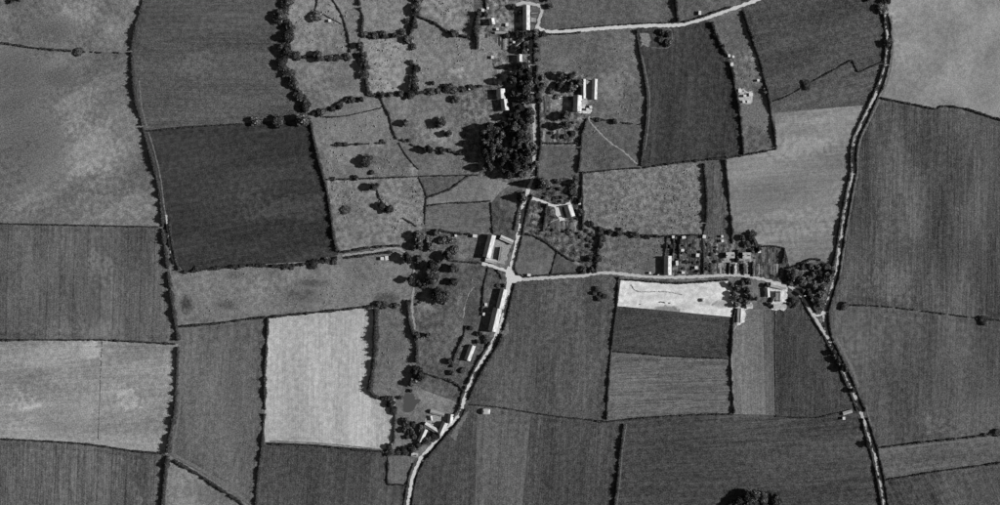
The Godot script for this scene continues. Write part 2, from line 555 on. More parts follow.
func _ready() -> void:
	rng.seed = 1944
	# ---- camera, sky, sun
	var cam := Camera3D.new()
	cam.name = "camera"
	cam.position = Vector3(0, 1400, 0)
	cam.rotation_degrees = Vector3(-90, 0, 0)
	cam.fov = rad_to_deg(2.0 * atan(252.5 / 1400.0))
	cam.near = 10.0; cam.far = 6000.0
	add_child(cam)
	var sky_mat := ProceduralSkyMaterial.new()
	sky_mat.sky_top_color = Color(0.31, 0.31, 0.31)
	sky_mat.sky_horizon_color = Color(0.46, 0.46, 0.46)
	sky_mat.ground_bottom_color = Color(0.2, 0.2, 0.2)
	sky_mat.ground_horizon_color = Color(0.42, 0.42, 0.42)
	sky_mat.sky_curve = 0.15
	sky_mat.sun_angle_max = 1.0
	var sky := Sky.new()
	sky.sky_material = sky_mat
	var env := Environment.new()
	env.background_mode = Environment.BG_SKY
	env.sky = sky
	env.tonemap_mode = Environment.TONE_MAPPER_LINEAR
	env.tonemap_exposure = 2.25
	env.sdfgi_enabled = true; env.ssao_enabled = true; env.ssil_enabled = true
	var we := WorldEnvironment.new()
	we.environment = env
	add_child(we)
	var sun := DirectionalLight3D.new()
	sun.name = "sun"
	sun.light_energy = 1.5; sun.light_angular_distance = 0.5
	sun.shadow_enabled = true
	sun.rotation_degrees = Vector3(-33, 91, 0)      # from the east, a third of the way up
	add_child(sun)
	prepare()
	make_materials()
	build_ground()
	build_roads()
	build_hedges()
	build_trees()
	tussocks()
	build_buildings()

func make_materials() -> void:
	var speck := grain_texture(3, 0.72, 1.0, 0.05)
	var rough := grain_texture(4, 0.55, 1.0, 0.03)
	solid("leaf", 1.0, 0.8)
	solid("bark", 1.0, 0.95)
	solid("road", 0.38, 0.95, speck, 0.035)
	solid("lane", 0.3, 0.95, speck, 0.03)
	solid("track", 0.36, 0.95, rough, 0.04)
	solid("path", 0.24, 0.95, rough, 0.05)
	solid("yard", 0.46, 0.95, rough, 0.03)
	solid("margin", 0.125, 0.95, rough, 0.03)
	solid("pale", 0.17, 0.95, rough, 0.03)
	solid("soil", 0.035, 0.95, rough, 0.08)
	solid("crop", 0.08, 0.95, rough, 0.08)
	solid("thatch", 0.5, 0.9, rough, 0.11)
	solid("slate", 0.24, 0.7, speck, 0.06)
	solid("dull", 0.11, 0.9, rough, 0.06)
	solid("tin", 0.36, 0.6, rough, 0.1)
	solid("ridge", 0.2, 0.9)
	solid("brick", 0.2, 0.95, rough, 0.1)
	solid("stone", 0.36, 0.95, rough, 0.1)
	solid("boards", 0.12, 0.9, rough, 0.2)
	solid("paint", 0.3, 0.6)
	solid("hay", 0.42, 0.95, rough, 0.2)
	solid("lime", 0.62, 0.95, speck, 0.2)
	var g := StandardMaterial3D.new()
	g.albedo_color = Color(0.12, 0.12, 0.12); g.roughness = 0.08; g.metallic_specular = 0.5
	mats["glass"] = g
	var w := StandardMaterial3D.new()
	w.albedo_color = srgb(0.035); w.roughness = 0.12; w.metallic_specular = 0.5
	mats["water"] = w

func build_ground() -> void:
	# the land beyond and between the fields
	var m := StandardMaterial3D.new()
	m.albedo_texture = crop_texture(Rect2(0, 0, 768, 768), {"t": 78, "patch": 26, "mid": 10, "grain": 10, "seed": 77})
	m.uv1_triplanar = true; m.uv1_world_triplanar = true; m.uv1_scale = Vector3.ONE / 768.0
	m.roughness = 0.95; m.metallic_specular = 0.1
	var b := MB.new()
	b.quad(Vector3(-4000, 0, -4000), Vector3(4000, 0, -4000), Vector3(4000, 0, 4000), Vector3(-4000, 0, 4000), Color.WHITE)
	var o: Node3D = part("ground", b.mesh(), m, self)
	o.name = numbered("ground"); o.set_meta("kind", "structure")
	# west side
	field("grass_field", [-80, -60, 143, -60, 143, 0, 136, 27, 132, 53, 100, 52, 71, 51, 34, 48, 0, 43, -80, 38], {"t": 96, "patch": 22, "mid": 10, "blobs": [[45, 33, 30, 16, -20], [16, 3, 14, 10, -25], [90, 10, 25, 12, 8]]})
	field("grass_field", [-80, 38, 0, 43, 34, 48, 71, 51, 132, 53, 133, 74, 136, 101, 143, 126, 154, 170, 160, 195, 163, 227, 84, 225.5, 15, 224, -80, 221], {"t": 93, "patch": 20, "mid": 8, "stripe": 2, "dir": 60, "blobs": [[62, 78, 18, 12, -16], [15, 80, 34, 34, -14], [18, 140, 40, 40, -12], [75, 108, 20, 26, 9], [92, 150, 22, 30, 10], [112, 195, 40, 26, 8], [40, 205, 50, 14, 6]]})
	field("crop_field", [-80, 221, 15, 224, 84, 225.5, 163, 227, 167, 261, 170, 284, 175, 318, 178, 344, 141, 342, 101, 340, 0, 340, -80, 340], {"t": 79, "patch": 18, "mid": 6, "stripe": 5, "dir": 1.5, "wheel": -11, "every": 13.4, "blobs": [[100, 265, 14, 18, 16], [60, 330, 60, 8, 8], [150, 250, 18, 14, 6]]})
	field("stubble_field", [-80, 340, 0, 340, 101, 340, 141, 342, 178, 344, 177, 379, 175, 412, 170, 436, 168, 454, 134.6, 451, 94, 445, 60.5, 442, 0, 439, -80, 436], {"t": 116, "patch": 24, "mid": 8, "stripe": 4, "dir": 85, "blobs": [[92, 350, 10, 12, 18], [130, 395, 14, 14, 16], [25, 395, 18, 14, 14], [60, 420, 22, 12, -12], [90, 365, 12, 12, -8]]})
	field("crop_field", [-80, 436, 0, 439, 60.5, 442, 94, 445, 134.6, 451, 168, 454, 165, 480, 164, 570, -80, 570], {"t": 76, "patch": 18, "mid": 7, "stripe": 8, "dir": 2, "wheel": -10, "every": 14.2, "blobs": [[138, 490, 8, 25, 14]]})
	field("crop_field", [143, -60, 283, -60, 283, 0, 288, 20, 283, 55, 290, 75, 300, 100, 308, 118, 247, 123, 188, 126.5, 148, 130, 143, 126, 136, 101, 133, 74, 132, 50, 136, 27, 143, 0], {"t": 69, "patch": 10, "mid": 6, "stripe": 4, "dir": 90, "blobs": [[195, 65, 14, 24, 8]]})
	field("ploughed_field", [148, 130, 188, 126.5, 247, 123, 308, 118, 312, 130, 320, 165, 327, 190, 333, 230, 338, 255, 317, 261, 250, 265, 215, 268, 183, 271, 176, 262, 163, 231, 160, 194, 156, 170, 148, 145], {"t": 48, "patch": 9, "mid": 6, "grain": 8, "stripe": 3, "dir": 80, "blobs": [[290, 215, 50, 25, 8]]})
	field("pasture", [183, 271, 215, 268, 250, 265, 317, 261, 338, 255, 398, 249, 412, 262, 412, 290, 408, 305, 371, 306, 334, 310, 284, 315, 250, 318, 215, 323, 178, 326, 173, 300, 169, 275], {"t": 98, "patch": 14, "mid": 9, "blobs": [[186, 305, 8, 10, -46], [225, 305, 14, 6, -32], [235, 275, 10, 5, -20], [300, 296, 22, 10, -40], [310, 283, 18, 5, -34], [388, 299, 14, 8, -34], [270, 280, 30, 10, 8]]})
	field("crop_field", [178, 326, 215, 323, 250, 318, 268, 317, 267, 340, 265, 375, 265, 409, 262, 446, 258, 476, 254, 509, 242, 501, 219, 485, 198, 471, 172, 456, 170, 436, 175, 412, 177, 379, 178, 344], {"t": 85, "patch": 14, "mid": 7, "stripe": 4, "dir": 3, "blobs": [[235, 395, 12, 40, -8]]})
	field("grass_field", [168, 454, 175, 459, 198, 471, 219, 485, 242, 501, 254, 509, 251, 570, 164, 570, 165, 480], {"t": 100, "patch": 16, "mid": 9})
	field("stubble_field", [268, 317, 284, 315, 334, 310, 373, 306, 376, 335, 374, 358, 371, 379, 369, 389, 378, 397, 395, 400, 395, 414, 392, 449, 358, 448, 314, 444, 270, 442, 264, 442, 265, 409, 265, 375, 267, 340], {"t": 142, "patch": 14, "mid": 8, "grain": 9, "stripe": 5, "dir": 0, "blobs": [[370, 420, 34, 30, 4], [330, 350, 40, 30, 3]]})
	field("crop_field", [264, 442, 270, 442, 314, 444, 358, 448, 392, 451, 388, 454, 388, 483, 410, 486, 400, 570, 250, 570, 256, 505, 258, 476, 262, 446], {"t": 63, "patch": 11, "mid": 7, "stripe": 5, "dir": 4})
	field("pasture", [376, 307, 408, 305, 410, 321, 416, 340, 418, 350, 416, 365, 408, 385, 395, 400, 378, 397, 369, 389, 371, 379, 374, 358, 376, 335], {"t": 88, "patch": 12, "mid": 9, "blobs": [[392, 345, 14, 10, -12]]})
	field("small_field", [388, 454, 415, 456, 410, 486, 388, 483], {"t": 84, "patch": 8, "mid": 6, "stripe": 4})
	# village pastures
	field("pasture", [283, -60, 358, -60, 358, 0, 363, 17, 361, 34, 352, 55, 300, 58, 290, 75, 283, 55, 288, 20, 283, 0], {"t": 104, "patch": 14, "mid": 12, "blobs": [[345, 8, 15, 14, 6]]})
	field("pasture", [300, 58, 352, 55, 359, 67, 366, 93, 361, 98, 334, 107, 310, 115, 300, 100, 290, 75], {"t": 98, "patch": 18, "mid": 12, "blobs": [[342, 82, 14, 10, -14]]})
	field("pasture", [358, -60, 415, -60, 415, 12, 408, 24, 405, 36, 361, 34, 363, 17, 358, 0], {"t": 104, "patch": 12, "mid": 12})
	field("pasture", [361, 34, 405, 36, 413, 44, 410, 64, 411, 95, 374, 95, 366, 93, 359, 67, 358, 50], {"t": 112, "patch": 12, "mid": 14})
	field("rough_pasture", [415, -60, 484, -60, 484, 5, 474, 15, 470, 37, 452, 34, 438, 25, 418, 17, 415, 12], {"t": 106, "patch": 12, "mid": 16})
	field("pasture", [408, 24, 418, 17, 438, 25, 452, 34, 470, 37, 476, 50, 492, 52, 492, 84, 448, 89, 411, 95, 410, 64, 413, 44], {"t": 100, "patch": 12, "mid": 10, "blobs": [[455, 75, 12, 6, 18]]})
	field("pasture", [310, 115, 334, 107, 361, 98, 381, 98, 388, 114, 393, 131, 398, 143, 384, 143, 334, 146, 317, 146, 312, 130], {"t": 96, "patch": 12, "mid": 10})
	field("pasture", [381, 98, 411, 95, 448, 92, 461, 100, 461, 130, 462, 155, 440, 152, 421, 148, 398, 143, 393, 131, 388, 114], {"t": 92, "patch": 16, "mid": 10, "blobs": [[425, 135, 25, 8, 12]]})
	field("pasture", [317, 146, 334, 146, 384, 143, 398, 143, 410, 158, 418, 168, 418, 178, 384, 177, 361, 179, 327, 180, 320, 165], {"t": 98, "patch": 20, "mid": 10, "blobs": [[372, 160, 10, 20, 14], [345, 172, 14, 7, -16], [412, 168, 8, 6, 14]]})
	field("pasture", [398, 143, 421, 148, 440, 152, 462, 155, 462, 172, 472, 177, 418, 178, 418, 168, 410, 158], {"t": 88, "patch": 12, "mid": 8})
	field("rough_pasture", [327, 180, 361, 179, 384, 177, 418, 178, 427, 197, 425, 226, 410, 240, 400, 246, 341, 253, 333, 230, 328, 200], {"t": 102, "patch": 12, "mid": 16, "grain": 13, "blobs": [[408, 190, 7, 7, -20], [420, 192, 5, 8, -12]]})
	field("pasture", [418, 178, 472, 176, 452, 188, 428, 196], {"t": 72, "patch": 9, "mid": 7})
	field("pasture", [428, 196, 452, 188, 472, 176, 490, 178, 512, 184, 500, 192, 490, 204, 428, 205], {"t": 98, "patch": 12, "mid": 8, "blobs": [[455, 195, 22, 4, -8]]})
	field("pasture", [428, 205, 490, 203, 492, 234, 475, 233, 425, 230, 426, 210], {"t": 84, "patch": 10, "mid": 8, "stripe": 4, "dir": 90})
	field("rough_ground", [340, 255, 400, 246, 425, 228, 475, 234, 492, 233, 492, 266, 506, 272, 503, 290, 494, 335, 472, 385, 462, 404, 440, 396, 418, 388, 416, 365, 418, 350, 408, 305, 412, 290, 412, 262, 398, 249], {"t": 78, "patch": 20, "mid": 12, "blobs": [[471, 310, 9, 22, -22], [455, 300, 10, 12, 6], [425, 305, 10, 8, 10]]})
	field("pasture", [395, 400, 408, 386, 418, 386, 440, 394, 462, 402, 456, 416, 440, 437, 420, 458, 388, 454, 393, 446, 395, 414], {"t": 94, "patch": 12, "mid": 8, "blobs": [[437, 386, 8, 4, -22], [430, 398, 20, 9, 6]]})
	# the street and its gardens
	field("garden_ground", [474, 0, 484, -60, 530, -60, 530, 5, 528, 50, 529, 90, 490, 84, 490, 52, 474, 50], {"t": 92, "patch": 20, "mid": 30, "grain": 16, "blobs": [[498, 45, 20, 6, 14], [485, 8, 8, 10, -20], [480, 78, 6, 8, -20]]})
	field("garden_ground", [461, 96, 490, 84, 529, 90, 533, 180, 500, 190, 472, 177, 462, 172], {"t": 84, "patch": 14, "mid": 18, "grain": 14, "blobs": [[495, 118, 9, 9, 12], [472, 112, 9, 14, 6]]})
	field("pasture", [542, 30, 560, 33, 601, 29, 636, 27, 640, 54, 645, 81, 647, 101, 644, 126, 592, 120, 590, 100, 598, 80, 580, 72, 545, 72, 540, 55], {"t": 86, "patch": 14, "mid": 9, "blobs": [[612, 85, 20, 20, 8], [565, 46, 14, 10, -8]]})
	field("pasture", [582, 121, 592, 120, 644, 126, 643, 145, 640.6, 167, 612, 170, 577, 174, 579, 148], {"t": 78, "patch": 12, "mid": 8, "blobs": [[600, 150, 8, 14, -10]]})
	field("pasture", [541, 146, 579, 146, 577, 174, 560, 178, 538, 180], {"t": 78, "patch": 8, "mid": 8})
	field("garden_ground", [538, 70, 580, 72, 598, 80, 590, 100, 584, 121, 579, 146, 541, 146, 539, 100], {"t": 86, "patch": 12, "mid": 26, "grain": 15, "blobs": [[559, 102, 12, 5, 34], [552, 140, 18, 8, -10]]})
	field("garden_ground", [524, 182, 560, 178, 577, 174, 582, 190, 582, 234, 599, 228, 598, 247, 592, 272, 582, 264, 567, 258, 550, 244, 530, 236, 519, 236], {"t": 72, "patch": 14, "mid": 26, "grain": 16, "blobs": [[537, 217, 6, 10, 30], [570, 226, 14, 6, 10]]})
	field("pasture", [519, 236, 530, 236, 550, 244, 557, 252, 550, 274, 530, 278, 514, 276, 512, 262], {"t": 84, "patch": 12, "mid": 8})
	field("pasture", [550, 244, 567, 258, 582, 264, 594, 272, 560, 276, 548, 276, 557, 252], {"t": 70, "patch": 12, "mid": 8, "blobs": [[578, 262, 5, 3, 30]]})
	field("pasture", [577, 174, 612, 170, 640, 167, 703, 163, 706, 190, 706, 220, 704, 235, 661, 236, 620, 233, 599, 226, 582, 226, 582, 190], {"t": 95, "patch": 9, "mid": 15, "grain": 14})
	field("pasture", [599, 228, 620, 233, 661, 236, 667, 236, 665, 276, 640, 276, 594, 274, 598, 247], {"t": 86, "patch": 12, "mid": 12, "blobs": [[650, 262, 14, 12, -12], [608, 252, 6, 20, 8]]})
	# north side
	field("crop_field", [545, -60, 670, -60, 675, 0, 678, 24, 641, 26, 601, 28, 560, 32, 545, 28, 545, 8], {"t": 78, "patch": 10, "mid": 7})
	field("small_field", [672, -60, 735, -60, 732, 0, 732, 10, 702, 19, 678, 24, 675, 0], {"t": 76, "patch": 10, "mid": 10})
	field("ploughed_field", [636, 28, 678, 26, 702, 20, 712, 22, 720, 44, 732, 67, 737, 98, 742, 135, 744, 156, 688, 162, 641, 168, 643, 145, 647, 101, 645, 81, 640, 54], {"t": 52, "patch": 9, "mid": 7, "grain": 9, "stripe": 4, "dir": 5, "wheel": 4, "every": 17.0, "blobs": [[671, 33, 7, 9, 5]]})
	field("small_field", [712, 20, 741, 10, 752, 45, 757, 50, 729, 52, 720, 44], {"t": 78, "patch": 8, "mid": 7})
	field("rough_pasture", [727, 51, 757, 49, 763, 70, 770, 105, 776, 148, 744, 156, 742, 135, 737, 98, 732, 67], {"t": 88, "patch": 14, "mid": 14, "blobs": [[757, 113, 7, 9, -16], [748, 58, 12, 5, 18], [760, 140, 12, 8, -30]]})
	field("crop_field", [741, -60, 884, -60, 883, 5, 888, 44, 884, 64, 859, 72, 851, 60, 807, 84, 772, 101, 763, 70, 750, 30, 741, 8], {"t": 62, "patch": 12, "mid": 7, "stripe": 4, "dir": 80})
	field("crop_field", [772, 101, 807, 84, 851, 60, 859, 72, 884, 64, 880, 86, 870, 107, 830, 110, 775, 116], {"t": 74, "patch": 12, "mid": 8, "stripe": 4, "dir": 75})
	field("stubble_field", [775, 113, 830, 108, 870, 105, 866, 116, 856, 138, 853, 160, 853, 175, 848, 195, 842, 230, 838, 254, 834, 270, 820, 262, 805, 266, 788, 270, 785, 248, 760, 247, 752, 232, 733, 232, 727, 190, 724, 160, 776, 148], {"t": 106, "patch": 16, "mid": 6, "grain": 8, "stripe": 4, "dir": 85, "blobs": [[800, 150, 50, 10, 10], [780, 225, 60, 16, 8], [800, 120, 30, 5, 8], [760, 200, 30, 12, -8]]})
	field("crop_field", [703, 163, 724, 160, 727, 190, 732, 232, 733, 246, 706, 240, 706, 190], {"t": 74, "patch": 8, "mid": 8, "stripe": 8, "dir": 4})
	# the hamlet's gardens on the east road
	field("garden_ground", [666, 236, 704, 236, 733, 240, 757, 244, 785, 248, 790, 268, 786, 284, 755, 277, 700, 277, 665, 276], {"t": 70, "patch": 14, "mid": 24, "grain": 16, "stripe": 10, "dir": 2, "blobs": [[729, 262, 9, 6, 40], [747, 260, 9, 4, 30], [722, 240, 6, 7, 10], [718, 268, 10, 6, 10]]})
	field("orchard_ground", [786, 268, 805, 264, 820, 260, 836, 268, 829, 298, 822, 318, 812, 306, 796, 290, 786, 284], {"t": 66, "patch": 12, "mid": 20, "grain": 14})
	# east side
	field("grass_field", [884, -60, 1080, -60, 1080, 136, 1000, 119, 968, 109, 945, 106, 938, 109, 911, 104, 879, 98, 886, 64, 888, 44, 884, 5], {"t": 115, "patch": 16, "mid": 6, "grain": 9, "blobs": [[985, 95, 14, 14, -10], [895, 45, 8, 30, 10]]})
	field("crop_field", [879, 98, 911, 104, 938, 109, 945, 106, 968, 109, 1000, 119, 1080, 136, 1080, 334, 1000, 320, 938, 312, 884, 306, 829, 303, 836, 274, 842, 230, 853, 175, 853, 155, 866, 116], {"t": 67, "patch": 16, "mid": 6, "stripe": 7, "dir": 1.0, "wheel": 5, "every": 23.0, "blobs": [[905, 190, 30, 40, 6], [885, 285, 25, 20, 10], [940, 250, 40, 14, -6], [952, 212, 8, 8, 8]]})
	field("crop_field", [829, 303, 884, 306, 938, 312, 1000, 320, 1080, 334, 1080, 420, 1000, 433, 965, 438, 918, 443, 876, 449, 868, 432, 861, 412, 851, 386, 838, 358, 827, 325], {"t": 72, "patch": 16, "mid": 7, "stripe": 5, "dir": 2, "blobs": [[930, 425, 20, 14, 10], [960, 380, 60, 20, -6], [870, 345, 20, 14, 5]]})
	field("grass_field", [876, 449, 918, 443, 965, 438, 1000, 433, 1080, 420, 1080, 448, 1000, 463, 932, 472, 884, 480], {"t": 80, "patch": 12, "mid": 8, "stripe": 4, "dir": 80})
	field("crop_field", [884, 480, 932, 472, 1000, 463, 1080, 448, 1080, 570, 892, 570], {"t": 64, "patch": 16, "mid": 9, "stripe": 6, "dir": -25})
	field("ploughed_field", [772, 309, 797, 294, 812, 308, 827, 336, 838, 358, 851, 386, 861, 414, 847, 412, 817, 417, 775, 415], {"t": 57, "patch": 8, "mid": 6, "stripe": 5, "dir": 1})
	field("crop_field", [734, 322, 738, 310, 772, 309, 775, 415, 734, 414, 731, 375], {"t": 96, "patch": 8, "mid": 7, "stripe": 4, "dir": 0})
	field("crop_field", [763, 309.5, 772, 309.5, 774.5, 415, 765.5, 414.5], {"t": 78, "patch": 8, "mid": 6, "stripe": 6, "dir": 0, "y": 0.1})
	field("chalk_field", [621, 279, 640, 281, 680, 284, 705, 282, 728, 281, 734, 292, 732, 318, 690, 314, 650, 310, 617, 308], {"t": 176, "patch": 14, "mid": 12, "grain": 9, "texel": 0.5, "blobs": [[660, 311, 26, 5.5, -70], [705, 302, 10, 4.5, -55], [722, 304, 12, 4, -40], [686, 306, 10, 5, -40], [680, 287, 40, 3, -14], [650, 297, 28, 3, -18], [630, 290, 12, 14, 8]]})
	field("ploughed_field", [616, 306, 650, 309, 690, 313, 732, 317, 731, 345, 730.5, 359, 668, 356, 613, 352, 612, 335], {"t": 58, "patch": 7, "mid": 6, "stripe": 4, "dir": 80})
	field("crop_field", [613, 352, 668, 356, 730.5, 359, 731, 375, 734, 414, 702, 414, 668, 416, 635, 418, 607, 421, 608, 392, 611, 365], {"t": 84, "patch": 10, "mid": 6, "stripe": 8, "dir": 88})
	field("crop_field", [512, 281, 560, 279, 590, 276, 619, 276, 617, 305, 612, 340, 609, 369, 608, 392, 607, 421, 594, 420, 567, 417, 537, 413, 500, 407, 470, 404, 482, 368, 500, 335, 508, 300], {"t": 70, "patch": 11, "mid": 7, "stripe": 5, "dir": 3, "blobs": [[560, 300, 30, 20, 6], [610, 292, 6, 16, 8]]})
	field("crop_field", [470, 404, 478, 405, 477, 421, 474, 570, 402, 570, 410, 486, 421, 458, 440, 437, 456, 420, 464, 404], {"t": 63, "patch": 10, "mid": 7, "stripe": 5, "dir": 4})
	field("crop_field", [477, 405, 500, 407, 532, 412, 527, 460, 522, 505, 515, 570, 470, 570, 474, 480], {"t": 80, "patch": 9, "mid": 7, "stripe": 4, "dir": 3, "wheel": -8, "every": 18.0})
	field("ploughed_field", [531, 412, 567, 417, 594, 420, 624, 421, 620, 449, 618, 476, 612, 570, 514, 570, 522, 505], {"t": 62, "patch": 8, "mid": 7, "stripe": 6, "dir": 4, "wheel": 9, "every": 21.0})
	field("ploughed_field", [624, 420, 668, 416, 702, 414, 775, 415, 817, 417, 847, 412, 861, 412, 868, 432, 876, 453, 880, 476, 892, 570, 611, 570, 618, 476, 621, 449], {"t": 60, "patch": 9, "mid": 7, "stripe": 5, "dir": 86, "blobs": [[857, 428, 9, 8, 24]]})

func build_roads() -> void:
	var r: Material = mats.road
	ribbon("village_street", [516, 5, 524, 3, 533, 4, 541, 7, 541, 14, 537, 27, 532, 40, 530.5, 55, 531, 75, 533, 98, 534, 125, 534.5, 150, 533, 175, 528, 190], 3.0, 0.16, mats.lane)
	ribbon("village_street", [529, 188, 523, 207, 518.5, 235, 512.5, 262, 509, 279], 3.9, 0.168, r)
	ribbon("village_street", [509, 277, 509, 288, 506, 303, 502, 320, 497.5, 332, 491, 346, 484.5, 357, 476, 371, 469, 385, 464, 400, 461, 412, 454, 421, 441, 435, 429, 449, 421, 458, 413, 476, 408, 505, 404, 560], 3.1, 0.175, r)
	ribbon("east_road", [509, 280, 530, 279, 560, 277, 585, 275.5, 597, 273, 612, 273, 640, 276, 665, 277.5, 700, 276.5, 735, 275, 755, 277.5, 772, 282, 786, 285, 799, 293, 810, 310, 820, 326, 828, 338], 3.0, 0.19, mats.lane)
	ribbon("north_road", [537, 26, 543, 30.5, 552, 32, 565, 31.5, 601, 28.5, 641, 26, 678, 25, 702, 19.5, 729, 10, 752, 2, 800, -20], 3.4, 0.205, r)
	ribbon("east_lane", [882, -60, 883, 5, 886, 17, 888, 44, 886, 64, 879.5, 86, 866, 116, 856, 138, 853, 155, 853.5, 172, 849, 193, 842.5, 230, 839, 254, 836, 274, 829, 298, 824, 311, 825, 326, 830, 342, 837.5, 358, 851, 386, 861, 412, 868, 432, 874.5, 453, 879.5, 476, 884.5, 505, 892, 560], 2.7, 0.16, mats.lane, 0.5)
	ribbon("lane", [812, 312, 816, 315.5, 821, 315, 825, 310], 2.0, 0.22, r)
	sheet("road_junction", [508, 267, 513.5, 267, 514.5, 275, 522, 277.8, 522, 280.6, 512.5, 283, 510, 291, 506, 291, 507, 281, 504, 275], 0.235, r)
	ribbon("farm_track", [482, 263.5, 489, 265, 497, 267.5, 507, 271.5], 2.8, 0.22, r)
	ribbon("drive", [527, 199, 531, 198.5, 539, 200, 548, 204, 555.6, 206, 564, 205.6, 570, 203, 572.5, 198], 2.6, 0.22, r)
	sheet("forecourt", [553.5, 205.5, 560, 206, 563, 212, 565, 219.5, 560, 222, 556, 214], 0.2, r)
	ribbon("garden_path", [559, 219, 555, 220, 551.5, 222, 549, 228], 0.9, 0.13, mats.path)
	ribbon("garden_path", [736, 263, 735.6, 275], 1.8, 0.13, mats.yard)
	ribbon("garden_path", [722, 262, 729, 261, 734, 263], 1.6, 0.12, mats.path)
	ribbon("garden_path", [738, 260, 746, 259, 753, 260], 1.6, 0.12, mats.path)
	ribbon("footpath", [589.5, 116, 589.5, 121, 602, 135, 612, 144, 624, 152, 637, 164], 1.3, 0.13, mats.path)
	ribbon("footpath", [463, 318, 466, 302, 470, 292, 474, 287], 0.9, 0.13, mats.path)
	ribbon("farm_track", [342, 255.5, 370, 252, 398, 248.5, 412, 262, 414, 285, 412, 305, 415, 330], 2.0, 0.13, mats.path)
	ribbon("farm_track", [166, 215, 168, 232, 170.5, 250, 174, 266], 1.5, 0.13, mats.track)
	ribbon("farm_track", [734, 414, 732.5, 375, 732, 350, 733, 332, 737, 324], 1.0, 0.13, mats.path)
	# yards and trodden ground
	sheet("farmyard", [767, 282, 787, 285, 787, 303, 786, 310, 772, 310, 772, 304, 771, 298, 765, 297, 764, 289], 0.13, mats.yard)
	sheet("farmyard", [736, 306, 745, 306, 752, 303, 753, 309, 746, 310, 744, 323, 737, 326], 0.12, mats.yard)
	sheet("farmyard", [575, 95, 586, 98, 586, 110, 592, 108, 591, 113, 580, 113, 575, 110], 0.12, mats.yard)
	sheet("farmyard", [586, 80, 594, 80, 594, 101, 586, 101], 0.125, mats.path)
	sheet("farmyard", [428, 415, 448, 415, 448, 425, 436, 428, 424, 424], 0.12, mats.path)
	sheet("farmyard", [493, 240, 502, 242, 511, 246, 505, 264, 490, 262], 0.12, mats.path)
	sheet("bare_ground", [739, 90, 752, 90, 756, 99, 768, 100, 770, 122, 762, 127, 743, 124], 0.12, mats.margin)
	sheet("bare_ground", [739, 88, 753, 92, 752, 103, 740, 105], 0.13, mats.track)
	sheet("bare_ground", [640.5, 33, 649, 33, 650, 46, 641.5, 46.5], 0.12, mats.pale)
	sheet("bare_ground", [458, 421, 467, 411, 468, 417, 459, 429, 456, 442, 450, 436], 0.12, mats.margin)
	sheet("bare_ground", [505, 325, 509.5, 322, 508, 333, 500, 342, 497, 341], 0.12, mats.margin)
	sheet("bare_ground", [480, 36, 492, 38, 500, 47, 494, 51, 481, 47], 0.12, mats.pale)
	sheet("garden_bed", [552, 98, 569, 99, 569, 103, 552, 103], 0.12, mats.pale)
	sheet("garden_bed", [552, 106, 568, 106, 568, 109, 553, 110], 0.12, mats.pale)
	rng.seed = 31
	for z in [[757, 783, 249, 262, 3.1], [756, 783, 264.5, 275, 2.6], [740, 752, 264.5, 275, 2.4], [707, 728, 262, 274, 3.2], [684, 702, 239, 250, 3.0], [684, 702, 258, 265, 2.6], [707, 721, 244, 256, 2.8], [544, 572, 131, 141, 3.4], [544, 551, 96, 112, 2.6], [550, 578, 222, 230, 2.8], [480, 512, 35, 49, 3.2]]:
		var x: float = z[0]
		while x < z[1]:
			ribbon("garden_bed", [x, z[2] + rng.randf_range(-1, 1), x + rng.randf_range(-0.5, 0.5), (z[2] + z[3]) * 0.5, x + rng.randf_range(-0.8, 0.8), z[3] + rng.randf_range(-1, 1)], z[4] * rng.randf_range(0.45, 0.75), 0.1, mats[["soil", "soil", "path", "margin", "crop"][rng.randi() % 5]], 0.3)
			x += z[4] * rng.randf_range(0.85, 1.3)
	# dry grass edges, coloured pale to paint in the sunlit side of hedges
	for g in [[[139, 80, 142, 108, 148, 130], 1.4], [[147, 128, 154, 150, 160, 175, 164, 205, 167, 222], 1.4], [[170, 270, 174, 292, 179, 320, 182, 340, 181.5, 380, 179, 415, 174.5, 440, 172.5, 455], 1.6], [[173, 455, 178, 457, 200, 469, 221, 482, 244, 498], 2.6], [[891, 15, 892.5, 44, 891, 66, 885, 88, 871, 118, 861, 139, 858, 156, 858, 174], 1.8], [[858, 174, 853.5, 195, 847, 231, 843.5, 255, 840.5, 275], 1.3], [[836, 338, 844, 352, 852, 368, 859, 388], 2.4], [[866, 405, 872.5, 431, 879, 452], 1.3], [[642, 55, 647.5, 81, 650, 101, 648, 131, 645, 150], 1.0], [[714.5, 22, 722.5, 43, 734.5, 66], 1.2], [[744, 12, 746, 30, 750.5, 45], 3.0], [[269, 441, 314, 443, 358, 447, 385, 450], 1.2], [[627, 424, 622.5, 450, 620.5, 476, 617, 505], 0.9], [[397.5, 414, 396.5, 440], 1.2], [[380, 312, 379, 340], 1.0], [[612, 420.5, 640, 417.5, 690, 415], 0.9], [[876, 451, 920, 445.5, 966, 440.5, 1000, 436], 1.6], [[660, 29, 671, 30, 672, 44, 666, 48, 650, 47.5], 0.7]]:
		ribbon("painted_sunlit_margin", g[0], g[1], 0.105, mats.margin, 0.3, 0.4)
	# pond by the southern farm
	var p := [406, 393, 413, 394, 415, 400, 420, 399, 415, 405, 413, 411, 406, 413, 403, 408, 404, 400]
	sheet("pond", p, 0.11, mats.water)

